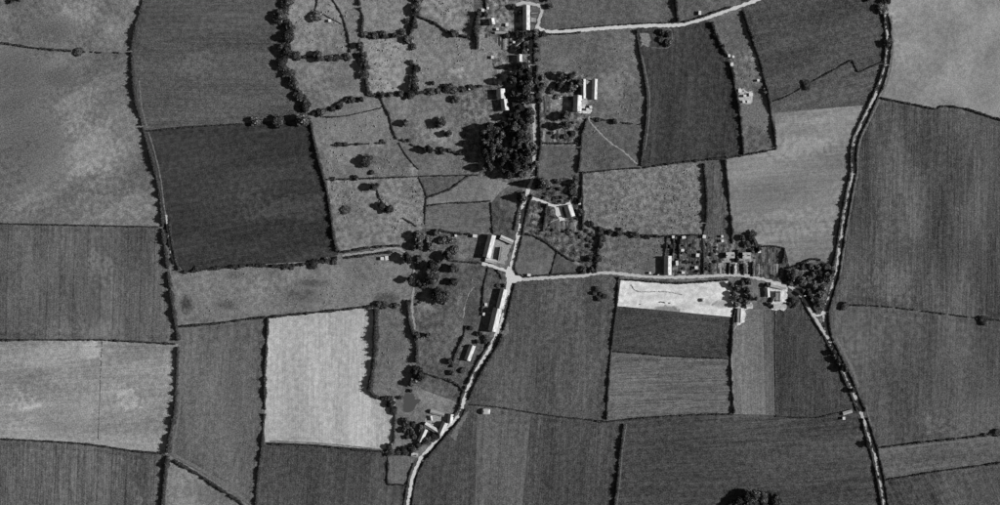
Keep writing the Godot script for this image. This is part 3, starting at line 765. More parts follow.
func build_hedges() -> void:
	var H := func(label: String, pts: Array, w: float, h: float, o := {}) -> void: hedge(label, pts, w, h, o)
	# the long western hedge, in the lengths its field corners cut
	H.call("tall dark hedge running from the top edge down beside the western crop field", [143, -60, 143, 0, 136, 27, 132, 50], 3.0, 2.9)
	H.call("dark hedge between the pale western grass field and the dark crop field", [132, 53, 133, 74, 136, 101, 143, 125], 3.2, 3.2)
	H.call("dark hedge along the west side of the darkest ploughed field", [143, 128, 148, 145, 155, 170, 160, 194, 163, 226], 3.2, 3.1)
	H.call("thick hedge west of the short sunken track with bright spots", [162.5, 229, 164, 240, 166.5, 258, 168, 268], 3.4, 3.0)
	H.call("short hedge on the east side of the sunken track", [169.5, 224, 172, 240, 175.5, 258, 179, 270], 2.6, 2.6)
	H.call("hedge between the striped western crop field and the narrow pasture", [168, 272, 170, 284, 175, 318, 178.5, 340], 3.6, 3.3)
	H.call("lumpy hedge along the east side of the pale western stubble field", [178, 347, 177, 379, 175, 412, 170, 436, 168, 452], 4.0, 3.6, {"lump": 0.9})
	H.call("hedge running to the bottom edge west of the small triangular field", [168, 456, 166, 470, 165, 480, 163, 505, 162, 560], 4.0, 3.4)
	H.call("diagonal hedge beside a pale grass strip near the bottom left", [175, 461, 198, 474, 219, 488, 242, 504, 285, 560], 2.6, 2.4, {"lump": 0.8})
	# western cross hedges
	H.call("low broken hedge across the top left grass fields", [-80, 38, 0, 43, 34, 48, 71, 51], 2.0, 1.4, {"gap": 0.2})
	H.call("faint gappy hedge running east from the lone bush at top left", [84, 52, 100, 52.5, 131, 53], 1.3, 0.9, {"gap": 0.42})
	H.call("low straight hedge above the striped western crop field", [-80, 221, 15, 224, 84, 225.5, 158, 227], 1.4, 1.0, {"gap": 0.15})
	H.call("low hedge along the top of the pale western stubble field", [-80, 340, 0, 340, 101, 340, 141, 342, 175, 344], 1.5, 1.3)
	H.call("low hedge along the foot of the pale western stubble field", [-80, 436, 0, 439, 60.5, 442, 94, 445, 134.6, 451, 165, 453.5], 1.7, 1.4)
	H.call("thin line of growth down the middle of the western stubble field", [102, 342, 101, 369, 98, 439], 0.6, 0.25, {"gap": 0.3, "weeds": true, "a": 0.06})
	H.call("thin hedge along the top of the darkest ploughed field", [148, 131, 188, 127, 242, 124], 1.4, 1.1, {"gap": 0.1})
	H.call("dark overgrown hedge along the foot of the darkest ploughed field", [184, 272, 215, 268.5, 250, 265.5, 285, 266, 317, 262, 337, 258], 2.6, 2.2, {"gap": 0.12, "lump": 0.9})
	H.call("upper hedge of the track running east from the ploughed field corner", [336, 250, 343, 252, 360, 249, 380, 246.5, 400, 245.5], 2.2, 2.0)
	H.call("lower hedge of the track running east from the ploughed field corner", [345, 258, 360, 256, 378, 253.5, 392, 252], 1.8, 1.8)
	H.call("hedge along the foot of the narrow western pasture, left part", [182, 326, 215, 323.5, 250, 318.5, 268, 317], 1.8, 1.8, {"gap": 0.1})
	H.call("ragged hedge along the top of the palest stubble field", [270, 317, 284, 315.5, 334, 310.5, 371, 306.5, 400, 305], 2.2, 2.2, {"lump": 0.8})
	H.call("hedge down the west side of the palest stubble field", [268, 318, 267, 340, 265, 375, 265, 409], 2.4, 2.0, {"lump": 0.8})
	H.call("hedge running from the palest stubble field to the bottom edge", [264.5, 414, 262, 446, 258, 476, 256, 505, 254, 560], 2.6, 2.0, {"lump": 0.8})
	H.call("tall thick hedge down the east side of the palest stubble field", [376, 309, 375.5, 335, 374.5, 358, 371.5, 379, 369.5, 389], 4.8, 3.8)
	H.call("short thick hedge at the foot of the small central pasture", [369, 390, 374, 395, 380, 398, 392, 398], 3.2, 3.0)
	H.call("thin hedge along the foot of the palest stubble field", [269, 444, 314, 445.5, 358, 450, 386, 452], 1.6, 1.2)
	H.call("thick hedge down the east side of the small central pasture", [408, 306, 409.5, 321, 414, 335, 417, 348, 416, 362], 3.0, 3.4)
	H.call("straight hedge beside the pale strip west of the southern farm", [395, 412, 394.5, 425, 393.5, 443], 2.0, 2.0)
	H.call("low hedge round the tiny square field by the bottom lane", [388, 455, 388, 470, 388, 483, 398, 484.5, 409, 485.5], 1.2, 1.0)
	# village pastures
	H.call("hedge along the east side of the darkest ploughed field", [311, 122, 314, 140, 320, 165, 327, 190, 331, 215, 334, 238, 337, 250], 2.4, 2.6)
	H.call("thin curving hedge at the top between the village pastures", [331, -3, 338, 8, 343, 18, 347.5, 34, 350, 52], 1.1, 0.9)
	H.call("short thin hedge spur hanging from the top edge", [318, -6, 317, 4, 315, 10], 1.0, 0.9)
	H.call("faint line from the thin spur to the curving hedge", [315, 10, 328, 17, 341, 24], 0.7, 0.5, {"gap": 0.15})
	H.call("bushy hedge down from the top edge to the tree row", [358, -6, 360, 8, 363, 17, 361.5, 32], 1.8, 2.0, {"gap": 0.2, "lump": 0.9})
	H.call("dark hedge curving from the northern trees down to the gardens", [419, 17, 428, 20, 438, 25, 446, 31, 456, 34.5, 469, 37.5], 1.9, 2.0)
	H.call("very tall dark hedge west of the northern gardens", [479, 12, 476.5, 22, 475, 32, 477, 38, 477, 49], 4.0, 3.8)
	H.call("short hedge at the top edge beside the northern gardens", [485.5, -6, 486, 8], 1.6, 2.0)
	H.call("thin dark winding ditch hedge through the middle pastures, upper part", [381, 98, 384, 106, 389, 115, 391, 124, 393, 131, 397, 139], 1.3, 1.1)
	H.call("faint winding ditch growth through the middle pastures, lower part", [399, 143, 404, 152, 410, 160, 418, 169], 0.9, 0.6, {"gap": 0.25})
	H.call("faint straight line of growth west of the winding ditch", [322, 117, 345, 116, 381, 108], 0.8, 0.6, {"gap": 0.1})
	H.call("row of low scattered bushes across the middle pastures", [333, 145, 350, 144.5, 384, 143, 396, 142], 1.4, 1.2, {"gap": 0.5})
	H.call("bushy hedge from the winding ditch towards the copse", [402, 140, 408, 143, 418, 147, 432, 150, 446, 151, 458, 153], 1.6, 1.6, {"gap": 0.3})
	H.call("thin straight dark hedge above the rough pasture", [328, 179.5, 350, 179, 378, 178, 405, 177], 1.2, 1.1, {"gap": 0.12})
	H.call("thin straight hedge leading to the foot of the copse", [405, 177, 430, 176, 455, 175.5, 478, 175], 0.9, 0.8, {"gap": 0.1})
	H.call("thin hedge on the west side of the dark triangular pasture", [419, 178, 423, 186, 427, 196], 1.2, 0.9)
	H.call("curving hedge on the lower side of the dark triangular pasture", [428, 197, 440, 193, 452, 188, 462, 180, 468, 176], 1.3, 1.0)
	H.call("thin vertical hedge below the dark triangular pasture", [426.5, 198, 425.5, 208, 425, 224], 1.0, 0.9)
	H.call("thin level hedge under the light pasture west of the street", [428, 205.5, 450, 203, 470, 202.5, 490, 201], 1.0, 0.8)
	H.call("faint ditch growth slanting across the rough pasture", [376, 184, 379.5, 198, 394, 213, 408, 221, 416, 226], 0.8, 0.6, {"gap": 0.3})
	H.call("hedge north of the western farm, with small bushes", [438, 230, 450, 232.5, 462, 234, 470, 234], 1.8, 1.8, {"gap": 0.3})
	H.call("thin hedge from the pasture down to the western farm", [491, 203, 492, 216, 493, 233], 1.0, 1.0, {"gap": 0.1})
	H.call("low hedge running west from the western farm track", [481, 263, 466, 262, 452, 261], 1.3, 1.1, {"gap": 0.1})
	H.call("thin crooked hedge behind the roadside barns", [488, 268, 486.5, 275, 484, 285, 483, 296, 481.5, 312], 0.9, 0.9)
	H.call("dark curved hedge in the corner by the junction", [497, 270, 500, 274, 502, 279], 1.1, 1.2)
	H.call("hedge behind the lone cottage west of the lane", [466, 326, 464, 335, 459, 346, 455, 356, 452, 367], 1.8, 1.8, {"gap": 0.15})
	H.call("dark hedge between the cottage gardens and the lane", [490, 342, 484, 352, 478, 361, 473, 371, 467, 384], 1.5, 1.6)
	H.call("bushy hedge running from the oaks to the lane above the pond", [419, 373, 430, 375, 440, 378, 449, 380, 458, 385, 464, 392], 1.7, 1.7, {"gap": 0.18})
	# thick growth under the rows of trees
	H.call("dense undergrowth beneath the soft belt beside the western crop field", [290, -40, 289, 3, 283, 16, 290, 28, 288, 50, 284, 64, 291, 78, 300, 96, 307, 112], 5.0, 3.2, {"lump": 0.7})
	H.call("dense growth under the column of trees in the middle pastures", [361, 44, 363, 56, 365, 66, 366, 78, 368, 92], 3.4, 3.0, {"lump": 0.7})
	H.call("dense growth under the slanting row of trees below the belt", [313, 114, 324, 111, 336, 106, 347, 99.5, 362, 98.5], 2.6, 2.4, {"lump": 0.8})
	H.call("growth under the level row of trees across the pastures", [372, 96, 385, 94, 400, 93, 412, 94, 430, 91, 446, 90, 462, 89, 482, 86], 2.0, 2.0, {"lump": 0.8, "gap": 0.12})
	H.call("growth under the short row of trees between the upper pastures", [300, 57, 316, 57, 330, 58, 350, 58], 2.0, 2.0, {"lump": 0.8, "gap": 0.15})
	H.call("growth under the row of trees across the top pasture", [360, 36, 375, 37, 392, 37, 404, 34], 2.0, 2.2, {"lump": 0.8, "gap": 0.1})
	H.call("growth under the column of trees beneath the top edge", [418, -20, 418, 4, 416, 14, 413, 26, 410, 38, 413, 50], 3.0, 2.8, {"lump": 0.8})
	H.call("growth under the tree column in the right-hand pastures", [414, 64, 415, 74, 414, 88, 411, 98], 3.0, 2.6, {"lump": 0.8})
	H.call("growth under the trees at the lower edge of the southern farm", [386, 452, 398, 454, 408, 452, 418, 448], 3.4, 2.6, {"lump": 0.7})
	H.call("growth down the west side of the hamlet pasture under the trees", [599, 227, 600, 238, 598, 250, 597, 262, 595, 272], 2.4, 2.4, {"lump": 0.8})
	# lane hedges, southern lane
	H.call("hedge on the east side of the lane opposite the roadside barns", [515.5, 284, 512, 296, 509.5, 306, 507, 318, 503.5, 330], 2.0, 1.9)
	H.call("hedge on the east side of the lane opposite the lone cottage", [502.5, 334, 497, 347, 490, 358, 481.5, 372, 474, 387, 469, 400], 2.2, 2.1)
	H.call("hedge on the west side of the lane beside the southern pasture", [466, 386, 461.5, 396, 459, 408, 453, 416], 1.8, 1.8)
	H.call("hedge on the east side of the lane opposite the southern farm", [465.5, 409, 459, 421, 446, 436, 434, 450, 426, 459], 1.8, 1.7)
	H.call("hedge on the east side of the lane near the bottom edge", [424, 462, 417, 477, 412, 505, 408, 560], 1.1, 1.0)
	H.call("hedge on the west side of the lane near the bottom edge", [414, 463, 409, 476, 404, 505, 400, 560], 1.1, 1.0)
	# street
	H.call("tall dark hedge on the east side of the tree-lined street", [536.5, 66, 537, 80, 539.5, 98, 540, 125, 540.5, 145, 538, 165, 537, 176], 1.8, 2.2)
	H.call("dark hedge between the street and the northern pasture", [534.5, 38, 534, 52, 534.5, 64], 2.0, 2.4)
	H.call("dark hedge between the street and the pale lawn", [532, 195, 528.5, 207, 525, 220, 522.5, 235], 2.2, 2.4)
	H.call("dark hedge on the west side of the street below the copse", [524.5, 192, 518.5, 210, 514.5, 230], 1.5, 1.5)
	H.call("hedge down to the junction on the east side of the street", [522, 237, 518, 253, 514.5, 267, 517, 273, 523, 276], 1.2, 1.3)
	H.call("dark straight hedge between the pale lawn and the big house", [546.5, 204, 545, 216, 543, 231], 2.0, 2.4)
	H.call("dark winding hedge slanting across the green by the junction", [527, 234, 534, 236, 546, 242, 556, 250, 566, 257, 574, 261], 1.3, 1.2)
	H.call("faint vertical hedge in the green by the junction", [557, 252, 554, 262, 551, 274], 0.8, 0.6, {"gap": 0.1})
	H.call("hedge along the north side of the east road beside the green", [524, 277, 540, 275.5, 560, 274, 580, 272.5], 1.0, 0.9, {"gap": 0.1})
	H.call("hedge between the big house gardens and the long pasture", [582.5, 172, 582, 190, 582.5, 210, 582.5, 230], 2.0, 2.2)
	# manor
	H.call("thick dark hedge south of the manor garden", [587, 119, 585, 126, 582, 135, 581, 146], 2.4, 2.8)
	H.call("dark hedge between two paddocks south of the manor", [581, 148, 580, 158, 578, 172], 2.0, 2.2)
	H.call("low hedge along the foot of the manor garden", [543, 143, 560, 143.5, 578, 143], 1.2, 1.2, {"gap": 0.15})
	H.call("gappy line of growth across the paddock east of the manor", [592, 119, 605, 120, 625, 123, 643, 125], 1.2, 1.0, {"gap": 0.35})
	H.call("long hedge between the manor pasture and the northern ploughed field", [636.5, 30, 640, 54, 645, 81, 647, 101, 645, 131, 643, 145, 641, 166], 2.0, 2.1)
	H.call("hedge along the foot of the northern ploughed field", [643, 168, 660, 165, 688, 161.5, 735, 156.5, 776, 149], 1.7, 1.6)
	H.call("hedge along the top of the long pasture", [583, 173, 600, 171, 620, 169, 640, 168], 1.0, 0.9, {"gap": 0.1})
	H.call("hedge on the east side of the northern ploughed field, upper part", [711.5, 23, 716, 34, 720, 44, 726, 55], 3.0, 2.8, {"lump": 0.8})
	H.call("hedge on the east side of the northern ploughed field, lower part", [729, 62, 733, 75, 737, 98, 740, 115, 742, 135, 743.5, 154], 2.4, 2.3)
	H.call("hedge on the east side of the waste ground with sheds", [743, 11, 748, 27, 754, 45, 760, 62, 767, 90, 770, 108, 773, 125, 776, 147], 2.4, 2.4)
	H.call("short hedge at the top edge above the north road", [675, -6, 676.5, 10, 678, 22], 3.0, 3.0)
	H.call("hedge along the upper side of the north road, eastern part", [684, 22, 700, 17.5, 715, 12, 731, 7], 1.6, 1.7)
	H.call("hedge along the lower side of the north road by the junction", [548, 34, 562, 34, 580, 32.5], 1.5, 1.5, {"gap": 0.2})
	H.call("thin hedge along the upper side of the north road", [560, 29.5, 601, 26, 641, 23.5, 676, 22.5], 0.8, 0.8, {"gap": 0.15})
	H.call("low hedge zigzagging across the north-eastern crop field", [774, 101, 785, 97, 795, 92, 807, 84.5, 830, 72, 851, 60.5, 855, 66, 859, 72, 870, 67, 882, 62], 0.9, 0.8)
	# long pasture and hamlet
	H.call("bushy hedge along the foot of the long pasture", [602, 232, 615, 232, 640, 235, 661, 236.5], 1.8, 1.8, {"gap": 0.2})
	H.call("thin dark hedge behind the hamlet gardens", [663, 236, 685, 235, 704, 235], 1.3, 1.4)
	H.call("hedge between the long pasture and the narrow crop strip", [703.5, 164, 706, 190, 706.5, 212, 705.5, 222], 2.8, 2.6)
	H.call("thin hedge continuing the narrow crop strip down to the gardens", [705.5, 224, 703, 240, 703.5, 258, 703, 274], 1.3, 1.5)
	H.call("hedge between the narrow crop strip and the pale eastern field", [725, 160, 727, 180, 729, 198, 731.5, 224, 732.5, 243], 2.0, 2.0)
	H.call("dark hedge west of the white-roofed hamlet house", [667.5, 236, 666, 246, 665, 256], 1.5, 1.8)
	H.call("curving garden hedge behind the white-roofed hamlet house", [673, 238, 673.5, 246, 672, 255], 1.3, 1.5)
	H.call("second garden hedge east of the white-roofed hamlet house", [681, 237, 679, 246, 679.5, 261], 1.6, 1.6)
	H.call("dark hedge between the two pale-roofed cottages", [737.5, 250, 737, 262], 1.8, 2.2)
	H.call("garden hedge below the left pale-roofed cottage", [729, 263, 728.5, 274], 0.9, 1.2)
	H.call("garden hedge beside the bright cottage path", [733.5, 264, 733, 274], 0.9, 1.2)
	H.call("garden hedge below the right pale-roofed cottage", [743, 264, 743.5, 275], 1.4, 1.5)
	H.call("dark garden hedge west of the allotments", [752, 262, 752.5, 276], 1.5, 1.6)
	H.call("hedge along the top of the allotments", [762, 246.5, 772, 246, 784, 248], 1.0, 1.1)
	H.call("dark hedge on the east side of the allotments", [784.5, 249, 783.5, 256, 782, 263], 2.0, 2.2)
	H.call("scalloped hedge along the top of the eastern farm trees", [788, 268, 797, 266, 805, 262, 812, 259, 820, 260], 1.8, 2.0)
	H.call("low hedge between the east road and the chalky field", [622, 279.5, 640, 280.5, 662, 282.5, 680, 283, 705, 281.5, 728, 279.5], 1.6, 1.4)
	H.call("dark hedge between the junction field and the chalky field", [618.5, 277, 617, 304, 613, 335, 609.5, 369, 608, 392, 606.5, 419], 1.7, 1.7)
	H.call("thin crack-like line of weeds across the chalky field", [631, 285, 635, 290, 642, 292, 660, 291.5, 672, 292.5, 682, 294.5], 0.5, 0.25, {"weeds": true, "a": 0.2})
	H.call("dotted line of small bushes low in the chalky field", [622, 306.5, 632, 308, 641, 304, 655, 301.5, 672, 303.5], 0.8, 0.5, {"gap": 0.6, "weeds": true, "a": 0.05})
	H.call("low hedge under the small ploughed field below the chalky field", [614, 351.5, 640, 353.5, 668, 356, 700, 357.5, 729, 358.5], 1.0, 0.9, {"gap": 0.1})
	H.call("hedge on the east side of the fields below the chalky field", [735, 310, 733, 322, 731.5, 345, 730.5, 365, 732, 390, 733.5, 413], 1.5, 1.6)
	H.call("thin hedge along the east side of the narrow pale crop strips", [775.5, 312, 775.5, 360, 776, 414], 0.8, 0.5, {"gap": 0.2, "weeds": true, "a": 0.06})
	H.call("thin hedge along the foot of the junction field", [470, 404.5, 500, 407.5, 537, 413.5, 567, 417.5, 592, 420], 1.0, 0.8, {"gap": 0.12})
	H.call("low hedge along the top of the large southern ploughed field", [596, 421, 608, 421.5, 635, 418.5, 668, 416, 702, 414.5, 733, 414], 1.2, 1.0, {"gap": 0.1})
	H.call("thin hedge from the crop strips to the roadside huts", [776, 416, 800, 417.5, 817, 417.5, 832, 414, 846, 411], 0.8, 0.7)
	H.call("hedge running to the bottom edge between the dark southern fields", [624, 424, 620.5, 449, 618, 476, 614.5, 505, 610, 560], 2.4, 2.3, {"lump": 0.8})
	# east lane
	H.call("west hedge of the eastern lane at the top edge", [883, 14, 885, 30, 885.5, 44, 883.5, 63], 1.3, 1.4)
	H.call("east hedge of the eastern lane at the top edge", [888, 14, 890.5, 30, 891, 44, 889, 64], 1.4, 1.5)
	H.call("west hedge of the eastern lane beside the pale stubble field", [883, 65, 877, 85, 863, 115, 853, 137, 850, 155, 850.5, 172], 1.5, 1.6)
	H.call("east hedge of the eastern lane above the striped field", [888.5, 66, 882.5, 87, 869, 117, 859, 139, 856, 156, 856.5, 173], 1.5, 1.6)
	H.call("thick west hedge of the eastern lane beside the farm field", [850, 173, 845.5, 193, 839, 229, 835.5, 253, 831, 270], 2.6, 2.4, {"lump": 0.8})
	H.call("east hedge of the eastern lane beside the striped field", [856, 175, 852, 194, 845.5, 231, 842, 255, 839, 275, 832, 299, 828, 311], 1.6, 1.7)
	H.call("hedge round the bend of the eastern lane below the farm trees", [829, 313, 829, 326, 833, 341], 2.2, 2.2)
	H.call("west hedge of the eastern lane south of the bend", [824, 336, 833, 356, 847, 386, 857, 411], 1.2, 1.2)
	H.call("east hedge of the eastern lane south of the bend", [834, 343, 841, 357, 855, 386, 864.5, 411], 2.0, 2.0)
	H.call("west hedge of the eastern lane near the bottom edge", [862, 419, 865, 433, 871, 453, 876, 476, 881, 505, 888, 560], 1.5, 1.5)
	H.call("east hedge of the eastern lane near the bottom edge", [867.5, 418, 872, 432, 878, 452, 883, 475, 888, 505, 895, 560], 1.7, 1.7)
	H.call("hedge along the road west of the bend by the eastern farm", [806, 297, 812, 305, 816, 312], 1.5, 1.6)
	H.call("hedge on the south side of the road below the eastern farm", [801, 298, 808, 311, 817, 326, 823, 335], 0.9, 0.9)
	H.call("wavy hedge along the top of the big striped eastern field", [881, 98, 911, 104, 936, 109, 941, 106.5, 948, 106, 968, 109.5, 1000, 119.5, 1080, 137], 1.8, 1.5)
	H.call("pale broken hedge along the foot of the big striped eastern field", [848, 305, 884, 306.5, 938, 313, 976, 318, 1000, 320.5, 1080, 334], 1.2, 0.9, {"gap": 0.3})
	H.call("dotted hedge along the top of the narrow south-eastern field", [877, 448, 918, 442.5, 965, 437.5, 1000, 432.5, 1080, 419], 1.6, 1.5, {"gap": 0.2})
	H.call("hedge along the foot of the narrow south-eastern field", [885, 480, 932, 472, 1000, 462.5, 1080, 447], 1.7, 1.6)

# rough grass: tussocks scattered through the unmown pastures
func tussocks() -> void:
	var b := MB.new()
	for k in 22:
		var a := TAU * k / 11.0
		var r := 0.16 if k < 11 else 0.34
		b.leaf(Vector3(cos(a) * r, 0.2, sin(a) * r), Vector3(cos(a), 0.5, sin(a)).normalized(), 0.3, PI * 0.5, Color.WHITE)
	var spots := []
	for z in [[[330, 182, 424, 180, 424, 225, 342, 250], 900], [[284, 4, 358, 4, 350, 52, 302, 55], 380], [[362, 38, 404, 40, 409, 90, 372, 92], 420], [[420, 0, 474, 0, 468, 34, 440, 22], 420], [[414, 42, 440, 30, 474, 40, 488, 80, 416, 88], 380], [[586, 176, 702, 168, 703, 230, 620, 228, 588, 222], 1100], [[602, 234, 662, 240, 662, 272, 600, 270], 420], [[316, 120, 380, 112, 396, 140, 320, 144], 260], [[322, 150, 398, 148, 414, 175, 330, 176], 300], [[420, 300, 476, 275, 482, 320, 455, 360, 420, 360], 420], [[190, 275, 330, 268, 395, 260, 400, 300, 250, 314, 185, 320], 520], [[730, 55, 757, 52, 772, 146, 746, 152], 260], [[548, 38, 634, 34, 642, 118, 596, 114, 600, 78, 546, 68], 420], [[585, 124, 640, 128, 638, 162, 582, 168], 200], [[380, 312, 406, 310, 412, 380, 382, 392], 160]]:
		var p := poly_of(z[0])
		var box := Rect2(p[0], Vector2.ZERO)
		for q in p: box = box.expand(q)
		var n := 0
		while n < z[1]:
			var q := Vector2(rng.randf_range(box.position.x, box.end.x), rng.randf_range(box.position.y, box.end.y))
			n += 1
			if Geometry2D.is_point_in_polygon(q, p) and noise_mid[(int(q.y * 1.5 + 2000.0) & 1023) << 10 | (int(q.x * 1.5) & 1023)] > 128 and noise_coarse[(int(q.y * 1.3 + 700.0) & 1023) << 10 | (int(q.x * 1.3) & 1023)] > 138: spots.append(q)
	var mm := MultiMesh.new()
	mm.transform_format = MultiMesh.TRANSFORM_3D
	mm.use_colors = true
	mm.mesh = b.mesh()
	mm.instance_count = spots.size()
	for k in spots.size():
		var sc := rng.randf_range(0.7, 1.8)
		mm.set_instance_transform(k, Transform3D(Basis(Vector3.UP, rng.randf() * TAU).scaled(Vector3(sc, sc * rng.randf_range(0.7, 1.2), sc)), at(spots[k].x, spots[k].y, 0.03)))
		mm.set_instance_color(k, grey(rng.randf_range(0.09, 0.2)))
	var o := MultiMeshInstance3D.new()
	o.multimesh = mm; o.material_override = mats.leaf
	top(o, "grass_tussocks")
	o.set_meta("kind", "stuff"); tag(o, "rough grass tussocks scattered over the unmown pastures", "grass")

func build_trees() -> void:
	for k in 5: tree_kinds.append(make_tree(100 + k, "round", 0.036 + 0.008 * k))
	for k in 3: tree_kinds.append(make_tree(200 + k, "round", 0.017 + 0.007 * k))
	tree_kinds.append(make_tree(300, "conifer", 0.024))
	for k in 3: tree_kinds.append(make_tree(400 + k, "bush", 0.026))
	rng.seed = 77
	var north := "trees between the village pastures"
	row("in the soft belt beside the western crop field", "top", "trees of the soft western belt", DARK, [[289, 3, 11, 8], [282, 16, 11, 9], [290, 26, 11, 9], [288, 38, 11, 9], [287, 50, 11, 9], [283, 64, 11, 8], [290, 74, 12, 7], [295, 84, 13, 9], [300, 95, 12, 8], [306, 107, 11, 8]])
	row("in the trio above the darkest ploughed field", "left", "trees above the ploughed field", DARK, [shade(246, 259, 122, 11), shade(265, 281, 122.5, 13), shade(288, 305, 120, 12)])
	row("in the short row between the upper pastures", "left", north, DARK, [[298, 56, 10, 6], shade(305, 320, 56, 11), shade(324, 331, 58, 8), shade(332, 337.5, 58, 7), shade(343, 349, 58, 7)])
	row("in the dense column amid the pastures", "top", north, DARK, [[361, 46, 9, 8], [363, 56, 10, 8], [365, 65, 11, 9], [365, 75, 9, 6], [367, 84, 7, 5], [369, 93, 7, 4]])
	row("in the row across the top pasture", "left", north, DARK, [shade(359, 366, 35, 6), shade(367, 376, 36, 8), shade(375, 384, 35, 8), shade(386, 394, 36, 7), [402, 32, 7, 4]])
	row("in the column beneath the top edge", "top", north, DARK, [[418, -2, 9, 7], [417, 11, 11, 8], [407, 21, 5, 4], [414, 27, 9, 6], [409, 39, 9, 6], [413, 47, 7, 4], [412, 63, 6, 4], [416, 70, 9, 7], [413, 80, 8, 6], [414, 87, 10, 8], [410, 95, 10, 7]])
	row("along the slanting hedge below the belt", "left", north, DARK, [shade(314, 324, 112, 7), shade(326, 333, 109, 6), shade(333, 341, 106, 6), shade(344, 353, 99, 7), shade(353, 363, 99, 7)])
	row("along the level hedge north of the lone trees", "left", north, DARK, [shade(373, 383, 95, 7), shade(384, 391, 94, 6), shade(395, 402, 93, 6), shade(426, 433, 83, 5), shade(427, 433, 91, 7), shade(432, 439, 91, 7), shade(441, 449, 88, 9), shade(448, 456, 90, 9), shade(447, 456, 100, 8), shade(459, 464, 89, 5), shade(466, 471, 87, 5), shade(474, 479, 86, 4)])
	grow(DARK[1], "leafy_tree", "leafy tree on the curving hedge above the northern gardens", "tree", north, 454, 34, 9, 7)
	var lone := "lone trees in the pastures"
	row("standing alone near the top in the pasture east of the belt", "left", lone, ROUND, [shade(307, 319, 18, 11)])
	row("standing alone beside the winding ditch", "left", lone, ROUND, [shade(394, 407, 122.5, 9)])
	row("of two standing close together west of the copse", "top", lone, DARK, [shade(425, 441, 123.5, 10), shade(433, 449, 134, 10)])
	row("standing on the bushy hedge west of the copse", "left", lone, DARK, [shade(411, 431, 149, 11)])
	row("standing alone in the pasture above the thin hedge", "left", lone, DARK, [shade(354, 369, 162, 10)])
	row("standing on the thin hedge above the rough pasture", "left", lone, DARK, [shade(360, 376, 186, 10)])
	row("of the pair in the middle of the rough pasture", "left", lone, DARK, [shade(372, 383, 207, 9), shade(380, 391, 209, 9)])
	row("low in the left part of the rough pasture", "left", lone, BUSH, [[346, 209, 8, 3]], "bush", "bush")
	row("beside the ditch under the middle pasture tree", "left", lone, BUSH, [shade(368, 373, 171.5, 4)], "bush", "bush")
	row("at the left end of the thin straight hedge", "left", lone, BUSH, [shade(350, 357, 179, 6), [334, 180, 4, 3]], "bush", "bush")
	row("along the bushy hedge by the copse", "left", lone, BUSH, [shade(405, 410, 141, 4), shade(436, 443, 152, 6), shade(443, 450, 151, 5), shade(453, 460, 153, 6)], "bush", "bush")
	row("in the scattered line across the middle pasture", "left", lone, BUSH, [[339, 145, 4, 3], [346, 144, 4, 3], [357, 143.5, 4, 2.5], [381, 142, 4, 2]], "bush", "bush")
	row("standing alone on the low hedge at top left", "left", lone, BUSH, [[79, 52.5, 11, 4.5]], "bush", "bush")
	stand("small tree in the hollow at the top left corner", "trees at the top left corner", DARK, [6, -14, 30, -14, 28, 4, 18, 8, 10, 4], 7, 5, 8, 3, 5)
	# copse and street
	stand("tall tree on the western edge of the dark copse", "trees on the copse edge", DARK, [483, 127, 492, 126, 493, 172, 486, 172], 11, 9, 12, 15.5, 18.5, 0.42)
	stand("tall tree crowded inside the dark copse west of the street", "trees of the dark copse", [5, 6, 5, 7, 6, 5, 6, 7, 1], [494, 128, 507, 122, 511, 108, 512, 92, 511, 80, 516, 76, 530, 76, 531, 140, 532, 170, 520, 177, 500, 172], 46, 7, 13, 9, 19, 0.55)
	stand("leafy tree between the copse and the street hedge", "trees at the street edge of the copse", ROUND, [529, 95, 532, 95, 537, 150, 537, 174, 531, 174, 531, 140], 8, 6, 9, 8, 11)
	stand("leafy tree on the west side of the upper street", "trees west of the upper street", DARK, [520, 35, 529, 34, 528.5, 54, 528.5, 80, 515, 80, 516, 72, 524, 62, 524, 50], 10, 6, 9, 6, 10, 0.55)
	stand("small tree on the east side of the upper street", "trees east of the upper street", DARK, [534, 34, 538, 36, 540, 70, 541, 120, 537, 120, 535, 70], 9, 5, 7, 4, 7, 0.7)
	row("casting a pointed shadow west of the street", "top", "conifers along the street", [CONIFER], [[521, 67, 8.5, 16.5], [541, 183, 11, 19.5], [521, 198, 12, 14]], "conifer_tree")
	row("in the dark clump above the manor garden", "left", "trees round the manor", DARK, [[560, 76, 11, 9], [560, 87, 11, 8], [570, 78, 12, 11], [572, 89, 11, 10], [579, 84, 9, 9]])
	row("in the light fringe between the street and the manor", "top", "trees round the manor", ROUND, [[543, 78, 6, 4], [545, 86, 6, 4], [551, 92, 6, 4], [558, 97, 5, 3]])
	row("of two large ones in the manor garden", "top", "trees round the manor", DARK, [shade(548, 567, 117, 12), shade(548, 567, 126, 12)])
	row("in the manor garden shrub row", "left", "bushes in the manor garden", BUSH, [[551, 133, 4, 3], [556, 137, 4, 3], [566, 137, 5, 3.5], [573, 134, 5, 4], [573, 123, 4, 3]], "garden_bush", "bush")
	row("on the line east of the manor", "left", "bushes in the manor paddock", BUSH, [shade(606, 615, 122, 6), [598, 119, 4, 3]], "bush", "bush")
	row("of the northern farm beside the street", "left", "trees by the northern farm", DARK, [[516, 34, 8, 7], [523, 36, 9, 8], [529, 34, 7, 6], [536, 33, 7, 5], [544, 35, 8, 5], [519, 50, 7, 6]])
	row("at the top edge right of the northern farm", "left", "trees by the northern farm", DARK, [[546, -2, 8, 6], [549, 6, 8, 5], [536, -4, 7, 5]])
	row("in the northern gardens", "left", "trees by the northern farm", DARK, [[486, 15, 6, 5], [512, 8, 5, 4], [521, 12, 5, 5], [508, 35, 5, 4]])
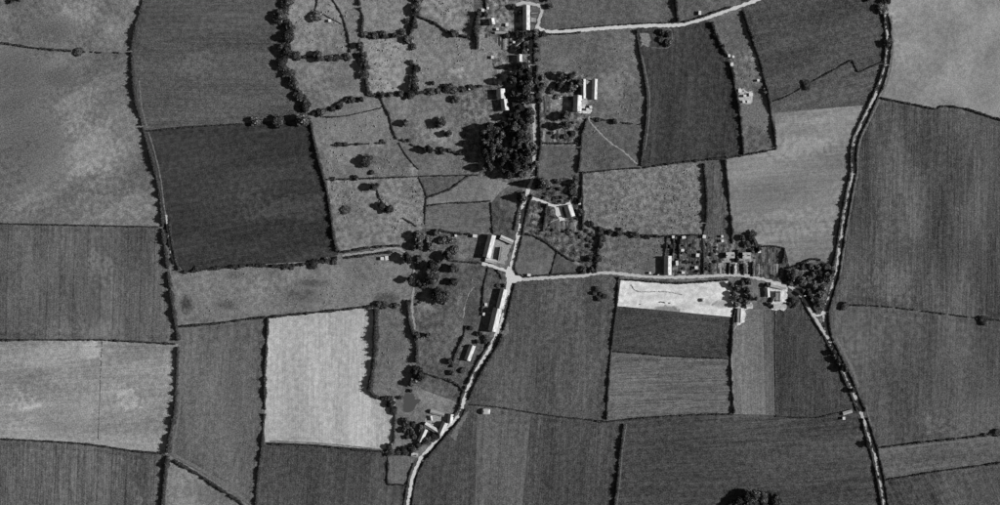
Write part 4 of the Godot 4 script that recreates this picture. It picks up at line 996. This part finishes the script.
	row("beside the big house garden", "top", "trees round the big house", DARK, [[575, 184, 9, 8], [573, 191, 8, 6], [580, 200, 7, 5], [580, 213, 8, 6], [547, 184, 6, 4], [556, 182, 6, 4]])
	stand("garden bush in the beds round the big house", "bushes round the big house", BUSH, [533, 188, 565, 186, 578, 176, 580, 196, 560, 202, 536, 198], 14, 2.5, 5, 1.5, 3.2)
	stand("garden bush south of the big house", "bushes south of the big house", BUSH, [548, 222, 578, 218, 596, 232, 594, 250, 578, 240, 552, 236], 16, 2, 4.5, 1.2, 2.8)
	row("down the west side of the hamlet pasture", "top", "trees by the hamlet pasture", DARK, [shade(585, 592, 223.5, 7), shade(596, 602, 230, 6), shade(594, 603, 238, 8), shade(594, 602, 245, 6), shade(589, 597, 249, 4)])
	row("of the dark pair above the east road", "left", "trees by the hamlet pasture", DARK, [shade(581, 591, 259, 9), shade(587, 598, 257.5, 10)])
	row("of the clump touching the east road", "left", "trees by the hamlet pasture", DARK, [[583, 270, 7, 4.5], [591, 269.5, 8, 5]])
	row("on the hedge at the foot of the long pasture", "left", "trees by the hamlet pasture", DARK, [shade(602, 610, 233, 6), shade(610, 619, 233, 7), shade(615, 622, 230, 5), shade(627, 637, 234, 9), shade(642, 648, 236, 4), shade(650, 656, 236, 4)])
	row("in the dark hollow of the junction field", "left", "bushes in the junction field", BUSH, [[595, 292.5, 6, 4], [598, 288, 5, 4], [601, 294, 4, 3], [603, 296.5, 5, 4], [599, 299, 6, 3.5]], "bush", "bush")
	# western farm trees
	var wf := "trees by the western farm"
	row("of the great pair topping the western clump", "top", wf, DARK, [[419, 235, 13, 11.5], [420, 246, 12, 11]])
	row("with light crowns in the middle of the western clump", "left", wf, ROUND, [[428, 239, 8, 7], [432, 247, 8, 7], [436, 233, 9, 6], [444, 240, 9, 6], [452, 240, 8, 5], [455, 249, 8, 5]])
	row("round the lower western clump", "top", wf, DARK, [shade(390, 410, 257.5, 13), shade(429, 449, 256.5, 13), shade(415, 435, 266.5, 11), shade(441, 456, 269, 11), shade(415, 434, 277.5, 13), shade(394, 413, 279.5, 10), shade(442, 455, 281, 12), shade(418, 442, 296, 15)])
	row("with a pale crown beside the lower western clump", "top", wf, ROUND, [[438, 265, 6, 4], [437, 279, 8, 6], [443, 300, 7, 4]])
	stand("leafy tree filling the western clump beside the farm track", "trees filling the western clump", DARK, [416, 230, 456, 232, 458, 262, 440, 286, 418, 284, 412, 262], 5, 6, 9, 5, 7, 0.7)
	row("of the small pair beside the farm track", "left", wf, BUSH, [[416, 303.5, 3, 2.5], [420, 303, 3, 2.5], [423, 287, 4, 2.5], [420, 258, 5, 3]], "bush", "bush")
	row("along the foot of the narrow western pasture", "left", wf, DARK, [shade(372, 380, 304, 7), shade(379, 386, 305, 7), shade(390, 396, 306, 5), shade(402, 409, 304, 7)])
	row("on the hedge corner of the small central pasture", "left", wf, DARK, [shade(407, 419, 336, 8), shade(415, 428, 335, 9)])
	row("under the darkest ploughed field", "left", "trees under the ploughed field", DARK, [[196, 269, 6, 3], [238, 268, 7, 3], [285, 267, 7, 3.5], [292, 268, 6, 3], [314, 265, 10, 4.5], [327, 261, 9, 4.5], [334, 262, 8, 5]])
	# southern farm trees
	var sf := "trees by the southern farm"
	row("north of the pond", "top", sf, DARK, [shade(404, 416, 369, 10), shade(406, 421, 374, 10), shade(400, 413, 382, 9), [411, 390, 4, 4]])
	row("at the corner of the palest stubble field", "top", sf, DARK, [[401, 397, 5, 4], [390, 399, 7, 5], [391, 404, 8, 6], [393, 410, 8, 5]])
	row("in the orchard clump west of the southern farm", "top", sf, DARK, [[406, 421, 9, 6], [413, 424, 8, 5], [404, 429, 8, 5], [411, 432, 8, 6], [421, 428, 8, 6], [407, 437, 7, 5], [415, 437, 7, 5]])
	row("along the lower edge of the southern farm", "left", sf, DARK, [[390, 446, 8, 5], [391, 452, 7, 4], [398, 453, 8, 4], [405, 451, 9, 5], [412, 449, 9, 6], [419, 446, 9, 7], [428, 440, 10, 7], [434, 436, 9, 6]])
	row("in the cottage garden by the lane", "top", "trees in the cottage garden", DARK, [[471, 328, 5, 4], [479, 334, 5, 4], [486, 338, 5, 4], [478, 342, 5, 4], [486, 342, 5, 3.5]])
	row("low in the pasture below the cottage", "left", "bushes below the cottage", BUSH, [shade(441, 451, 362, 5), shade(444, 452, 372, 5), shade(456, 462, 370, 5), shade(459, 464, 369, 5)], "bush", "bush")
	row("beside the junction west of the street", "left", "bushes by the junction", BUSH, [[505, 285, 5, 4], [498, 286, 4, 3]], "bush", "bush")
	# hamlet and eastern farm
	row("behind the pale-roofed hamlet cottages", "left", "trees behind the hamlet", DARK, [[742, 238, 7, 5], [747, 245, 7, 5], [752, 235, 8, 5], [754, 243, 8, 6], [758, 249, 6, 5], [752, 251, 6, 4]])
	stand("garden bush in the hamlet gardens by the east road", "bushes in the hamlet gardens", BUSH, [669, 240, 702, 239, 702, 272, 684, 272, 676, 260], 16, 2, 4.5, 1.2, 3.0)
	stand("garden bush round the pale-roofed hamlet cottages", "bushes round the hamlet cottages", BUSH, [706, 243, 722, 243, 724, 256, 716, 272, 706, 272], 10, 2, 5, 1.2, 3.0)
	stand("leafy tree in the grove between the eastern farm and lane", "trees of the eastern grove", [5, 0, 6, 2, 7, 4], [790, 272, 802, 266, 818, 261, 832, 270, 828, 292, 820, 306, 812, 303, 806, 292, 798, 286, 790, 284], 19, 6, 11, 4, 10, 0.72)
	stand("leafy tree between the chalky field and the eastern farm", "trees west of the eastern farm", [5, 6, 1, 7], [730, 281, 748, 281, 752, 292, 746, 303, 732, 306, 729, 294], 11, 6, 9, 4, 7)
	row("on the west side of the eastern farmyard", "top", "trees at the eastern farm", DARK, [[766, 285, 7, 5], [769, 304, 5, 4], [756, 299, 5, 4], [792, 300, 7, 4], [796, 304, 7, 4], [789, 304, 5, 4]])
	var el := "trees along the eastern lane"
	row("at the top edge beside the eastern lane", "left", el, DARK, [[868, -1, 7, 4.5], [880, 8, 10, 6], [886, 1, 9, 6]])
	row("on the eastern lane opposite the pale grass field", "left", el, DARK, [shade(875, 888, 44, 10)])
	row("at the corner of the striped field by the lane bend", "left", el, BUSH, [[844, 306.5, 10, 4.5]], "bush", "bush")
	row("standing alone on the pale broken hedge far right", "left", el, BUSH, [[983, 321, 9, 4.5]], "bush", "bush")
	row("at the right edge on the dotted hedge", "left", el, BUSH, [[997, 433, 8, 5], [984, 435, 5, 3]], "bush", "bush")
	row("leaning over the eastern lane south of the bend", "top", el, DARK, [shade(821, 833, 353, 7), shade(826, 837, 359, 6), shade(829, 844, 367, 9), shade(842, 852, 389, 7), shade(857, 867, 443, 6)])
	row("on the zigzag hedge in the north-eastern crop field", "left", el, BUSH, [[807, 85, 8, 3.5]], "bush", "bush")
	row("in the corner below the north road", "left", "trees below the north road", DARK, [[661, 32, 7, 4.5], [668, 35, 9, 6], [669, 42, 8, 5], [661, 40, 7, 3.5]])
	row("on the hedges round the waste ground", "top", "trees by the waste ground", DARK, [[748, 30, 5, 4], [752, 37, 5, 4], [765, 92, 6, 4], [716, 36, 6, 4], [722, 47, 5, 4]])
	stand("large tree in the round clump at the bottom edge", "trees of the bottom clump", [5, 6, 5, 7], [731, 508, 736, 499, 743, 494.5, 752, 494, 764, 494.5, 773, 498, 777, 508, 777, 520, 731, 520], 20, 13, 17, 9, 13, 0.4)

func build_buildings() -> void:
	rng.seed = 5
	var c := [-0.95, 0.95]
	# northern farm and gardens
	house("barn", "long white-roofed barn at the north end of the street", "barn", 526.4, 6, 526.4, 31, 7.2, 4.2, 8, {"roof": "thatch", "group": "northern farm buildings"})
	house("farm_shed", "dark-roofed shed across the northern farmyard, upper one", "shed", 531, 14, 538, 13.4, 4, 2.4, 3.8, {"roof": "dull", "group": "northern farm buildings"})
	house("farm_shed", "pale-roofed shed across the northern farmyard, lower one", "shed", 530.8, 20, 536, 20.6, 4.4, 2.2, 3.2, {"roof": "slate", "group": "northern farm buildings"})
	house("cottage", "small white-roofed cottage in the northern gardens", "house", 491.5, 19.2, 492.5, 25.4, 5.6, 4, 7.4, {"home": true, "chimneys": [0.9]})
	house("cottage", "slanting white-roofed cottage west of the street top", "house", 523, 41.5, 515.5, 47.5, 4.6, 2.6, 5, {"home": true, "chimneys": [0.9]})
	house("outbuilding", "long narrow grey-roofed outbuilding in the northern gardens", "outbuilding", 495, 33, 508, 33, 2.6, 2.0, 2.7, {"roof": "slate"})
	house("cottage", "white-roofed cottage beside the pointed conifer", "house", 519.4, 55, 519.6, 62.5, 5.2, 4, 6.8, {"home": true, "chimneys": [-0.9]})
	house("house", "tall white-roofed house at the copse edge, upper wing", "house", 500.5, 89.5, 501.2, 99.5, 8.6, 5, 8.6, {"home": true, "chimneys": c})
	house("house", "tall white-roofed house at the copse edge, lower wing", "house", 504, 99.8, 505.4, 111, 7.2, 4.6, 8, {"home": true, "chimneys": [0.95]})
	for s in [["tiny white-roofed shed in the top western garden corner", 483, 10.5, 3, 3], ["tiny shed at the top beside the garden hedge", 488, 8.5, 2.4, 2.4], ["small white-roofed shed east of the northern cottage", 507, 25, 3, 3.4], ["small shed below the northern cottage", 497.5, 29.5, 2.6, 2.6], ["small shed alone on the northern garden fence", 492.5, 57.5, 2.6, 3.2], ["small white-roofed shed below the pointed conifer", 512.5, 73.5, 3, 2.6], ["smallest of the sheds below the pointed conifer", 507, 77, 2.4, 2.4], ["pale-roofed shed above the tall copse house", 500, 83.5, 3.6, 4], ["tiny shed west of the tall copse house", 470, 89, 2.6, 2.8], ["tiny shed at the end of the small garden path", 514, 42.5, 2.2, 2]]:
		shed(s[0], s[1], s[2], s[3], s[4], 2.1, "tin", "sheds in the northern gardens")
	shed("tiny shed in the pasture east of the western belt", 330, 21, 2.8, 3, 2.0, "tin", "sheds out in the fields")
	# manor
	house("manor_house", "large white-roofed manor house east of the street", "house", 577.5, 96, 576.8, 112, 8.4, 5.6, 9.6, {"home": true, "chimneys": c, "group": "manor buildings"})
	house("manor_wing", "white-roofed wing jutting east from the manor house", "house", 581.5, 102, 587, 101.6, 6, 4, 6.6, {"home": true, "group": "manor buildings"})
	house("barn", "left of the two parallel barns above the manor", "barn", 583.2, 79.5, 583.2, 99, 5, 3.4, 6.2, {"group": "manor buildings"})
	house("barn", "right of the two parallel barns above the manor", "barn", 594.6, 79.5, 594, 100, 5.4, 3.6, 6.8, {"group": "manor buildings"})
	house("farm_shed", "short shed closing the top of the manor barns", "shed", 586, 82.5, 590.5, 82, 4, 2.4, 3.6, {"roof": "slate", "group": "manor buildings"})
	shed("white-roofed shed south-east of the manor, left one", 587.5, 109.5, 3, 2.4, 2.1, "tin", "manor sheds")
	shed("white-roofed shed south-east of the manor, right one", 590.6, 107.4, 2.8, 3, 2.1, "tin", "manor sheds")
	# the big house with the curved drive
	house("house", "big house with a white roof at the end of the curved drive", "house", 567.6, 205.6, 571.2, 217, 8.2, 2.9, 6.2, {"home": true, "chimneys": c})
	shed("small shed right of the big house", 579.5, 202.5, 2.4, 4.5, 2.0, "tin", "sheds by the big house")
	# western farm
	house("barn", "long white-roofed barn on the west side of the farm by the junction", "barn", 492.2, 235, 486.6, 257.4, 8, 4.6, 8.8, {"group": "western farm buildings"})
	house("farm_range", "pale-roofed farm range touching the street above the junction", "barn", 500.4, 237, 513, 242.6, 4.6, 2.6, 3.9, {"group": "western farm buildings"})
	house("farm_range", "white-roofed farm range along the track to the junction", "barn", 485.5, 259.6, 497, 262, 4.2, 2.6, 3.8, {"group": "western farm buildings"})
	house("farm_shed", "narrow dark-roofed shed inside the western farmyard", "shed", 500.6, 247, 498.4, 260.5, 3.6, 2.2, 3.8, {"roof": "dull", "group": "western farm buildings"})
	shed("pale-roofed shed north-west of the western farm", 475, 236, 4.6, 3.2, 2.3, "tin", "sheds by the western farm")
	shed("tiny shed beside the trees west of the western farm", 456, 235.6, 2.4, 2.4, 2, "tin", "sheds by the western farm")
	shed("left of the two jagged white sheds beside the field track", 382.5, 258.5, 3.6, 3.4, 2.2, "tin", "sheds by the field track")
	shed("right of the two jagged white sheds beside the field track", 387, 258, 3.4, 4.4, 2.2, "tin", "sheds by the field track")
	shed("small white hut on the green by the road junction", 529, 275, 3.6, 2.4, 2.2, "tin", "roadside huts")
	# roadside barns and cottage
	house("barn", "upper white-roofed barn along the lane below the junction", "barn", 504, 289, 499.4, 308, 7, 4, 7.4, {"group": "roadside barns"})
	house("barn", "lower and taller white-roofed barn along the lane below the junction", "barn", 497.8, 308, 492.4, 331, 9, 5, 9.4, {"group": "roadside barns"})
	for s in [["small shed behind the roadside barns, uppermost", 486, 304.5], ["small shed behind the roadside barns, lowermost", 484, 314]]:
		shed(s[0], s[1], s[2], 2.4, 3, 2, "tin", "sheds behind the barns")
	house("cottage", "lone long white-roofed cottage set back from the lane", "house", 472.8, 345, 467.2, 360, 6.4, 2.7, 5.6, {"home": true, "chimneys": c})
	# southern farm
	var sg := {"group": "southern farm buildings"}
	house("farm_range", "grey-roofed range along the top of the southern farm", "barn", 430.5, 411, 444.5, 414.6, 4, 2.4, 4, {"group": "southern farm buildings", "roof": "slate"})
	house("barn", "small white-roofed barn by the lane above the southern farm", "barn", 451.2, 413.6, 450, 422.6, 5.4, 3.2, 6, sg)
	house("farmhouse", "southern farmhouse with its white roof along the lane", "house", 445.4, 422, 440, 434, 6, 4, 7, {"home": true, "chimneys": c, "group": "southern farm buildings"})
	house("barn", "white-roofed barn lying across the middle of the southern farm", "barn", 425, 423.6, 438, 431.4, 5, 3, 5.4, sg)
	house("barn", "slender white-roofed barn on the west side of the southern farm", "barn", 425.6, 428.6, 420, 441.4, 5.4, 3, 5.8, sg)
	house("outbuilding", "small outbuilding inside the southern farmyard", "outbuilding", 430.6, 415.6, 431.6, 420.4, 2.8, 2, 3, sg)
	house("cottage", "tiny white-roofed cottage beside the lane under the southern farm trees", "house", 411.5, 454, 418, 455, 4, 2.6, 4.4, {"home": true, "chimneys": [0.8]})
	haystack("long pale haystack in the field corner east of the southern lane", 486, 411.3, 8.4, 6, 5)
	# hamlet
	house("house", "long white-roofed house standing end-on to the east road", "house", 667.4, 256, 667.2, 275, 7.4, 4.4, 7.6, {"home": true, "chimneys": c, "group": "hamlet buildings"})
	house("cottage", "left of two pale-roofed hamlet cottages facing the east road", "house", 725.5, 255.5, 734, 255, 6, 3.8, 5.8, {"home": true, "chimneys": c, "group": "hamlet buildings"})
	house("cottage", "right of two pale-roofed hamlet cottages facing the east road", "house", 742, 255.5, 750, 255.5, 6, 3.8, 5.8, {"home": true, "chimneys": c, "group": "hamlet buildings"})
	for s in [["narrow white shed beside the white-roofed hamlet house", 676.8, 263, 2.6, 5], ["shed at the top corner behind the white-roofed hamlet house", 673, 237, 2.6, 2.6], ["shed at the top of the second hamlet garden", 683.6, 237.4, 4, 2.6], ["white shed at the top right corner of the hamlet gardens", 704, 236.6, 3.4, 3.4], ["shed halfway down the second hamlet garden", 682.4, 250.2, 3.4, 2.6], ["shed in the middle of the third hamlet garden", 697.4, 255.2, 3.4, 3.4], ["shed among the dark bushes of the third hamlet garden", 696, 267.6, 3, 3], ["shed beside the east road in the second hamlet garden", 683, 272.6, 3.4, 2.4], ["upper shed on the garden strip left of the cottages", 722, 236.4, 2.2, 2.4], ["lower shed on the garden strip left of the cottages", 722.2, 241, 2.6, 2.6], ["pale shed right of the hamlet cottages", 759, 251.5, 3.2, 3], ["left of two tiny roadside huts in the hamlet pasture", 650, 273, 2.2, 2.2], ["right of two tiny roadside huts in the hamlet pasture", 658.6, 274.4, 2.4, 1.8]]:
		shed(s[0], s[1], s[2], s[3], s[4], 2.1, "tin", "sheds in the hamlet gardens")
	# eastern farm
	var eg := {"group": "eastern farm buildings"}
	house("barn", "long white-roofed barn nearest the road at the eastern farm", "barn", 770, 284.4, 785.5, 287.4, 5, 3, 4.8, eg)
	house("barn", "white-roofed barn at the left of the eastern farmyard", "barn", 766.6, 287.5, 767.4, 297, 4.6, 2.6, 4.4, eg)
	house("farmhouse", "square white-roofed farmhouse in the middle of the eastern farm", "house", 779.2, 291, 779, 301.5, 8, 4.0, 5.6, {"home": true, "chimneys": c, "group": "eastern farm buildings"})
	house("farm_shed", "slanting white shed left of the eastern farmhouse", "shed", 774.5, 297, 772, 302, 3.4, 2.2, 3.6, eg)
	house("farm_range", "low white-roofed range along the foot of the eastern farm", "barn", 773, 306.4, 786, 306.2, 4.4, 2.4, 4, eg)
	shed("upper white shed among the trees north of the eastern farm", 789.2, 271.2, 3.4, 3, 2.2, "tin", "sheds north of the eastern farm")
	shed("lower white shed among the trees north of the eastern farm", 792, 278.4, 3.8, 4.4, 2.4, "tin", "sheds north of the eastern farm")
	shed("tiny shed beside the road below the eastern farm trees", 805, 295, 2.2, 2.6, 2, "tin", "roadside huts")
	house("barn", "white-roofed barn standing alone below the chalky field corner", "barn", 740.4, 308, 739.8, 322.5, 6.4, 3.0, 4.3, eg)
	house("farm_shed", "small white-roofed shed right of the lone barn", "shed", 746, 306.8, 752, 305.6, 4.6, 2.4, 4, eg)
	haystack("small stack standing in the chalky field", 702.6, 300, 3.6, 3.6, 3.2)
	# waste ground, huts by the lane
	for s in [["upper white shed on the hedge of the waste ground", 739.6, 91, 3.4, 3.8], ["right-hand white shed on the waste ground", 750.6, 94.8, 4.4, 3.6], ["dark-sided shed in the middle of the waste ground", 744.6, 96, 3, 2.6], ["lower left shed on the waste ground", 743.6, 102, 2.8, 2.4], ["lower right shed on the waste ground", 748, 101.8, 2.6, 2.4], ["lone small shed in the grass of the waste ground", 758, 80.6, 2.4, 2.4], ["top shed of the white row on the ploughed field hedge", 729, 56, 2.6, 3], ["middle shed of the white row on the ploughed field hedge", 733, 57, 2.4, 2.4], ["bottom shed of the white row on the ploughed field hedge", 731.6, 64.6, 3.4, 3.6]]:
		shed(s[0], s[1], s[2], s[3], s[4], 2.0, "tin", "sheds on the waste ground")
	shed("white hut above the north road near its bend", 699.6, 13.2, 2.6, 4.4, 2.3, "tin", "roadside huts")
	house("outbuilding", "long white-roofed hut beside the eastern lane", "outbuilding", 842.6, 413.4, 851.8, 410.8, 3.4, 2.1, 2.9, {"roof": "tin", "group": "roadside huts"})
	shed("small white hut below the long hut by the eastern lane", 843.4, 418, 2.8, 3, 2.1, "tin", "roadside huts")
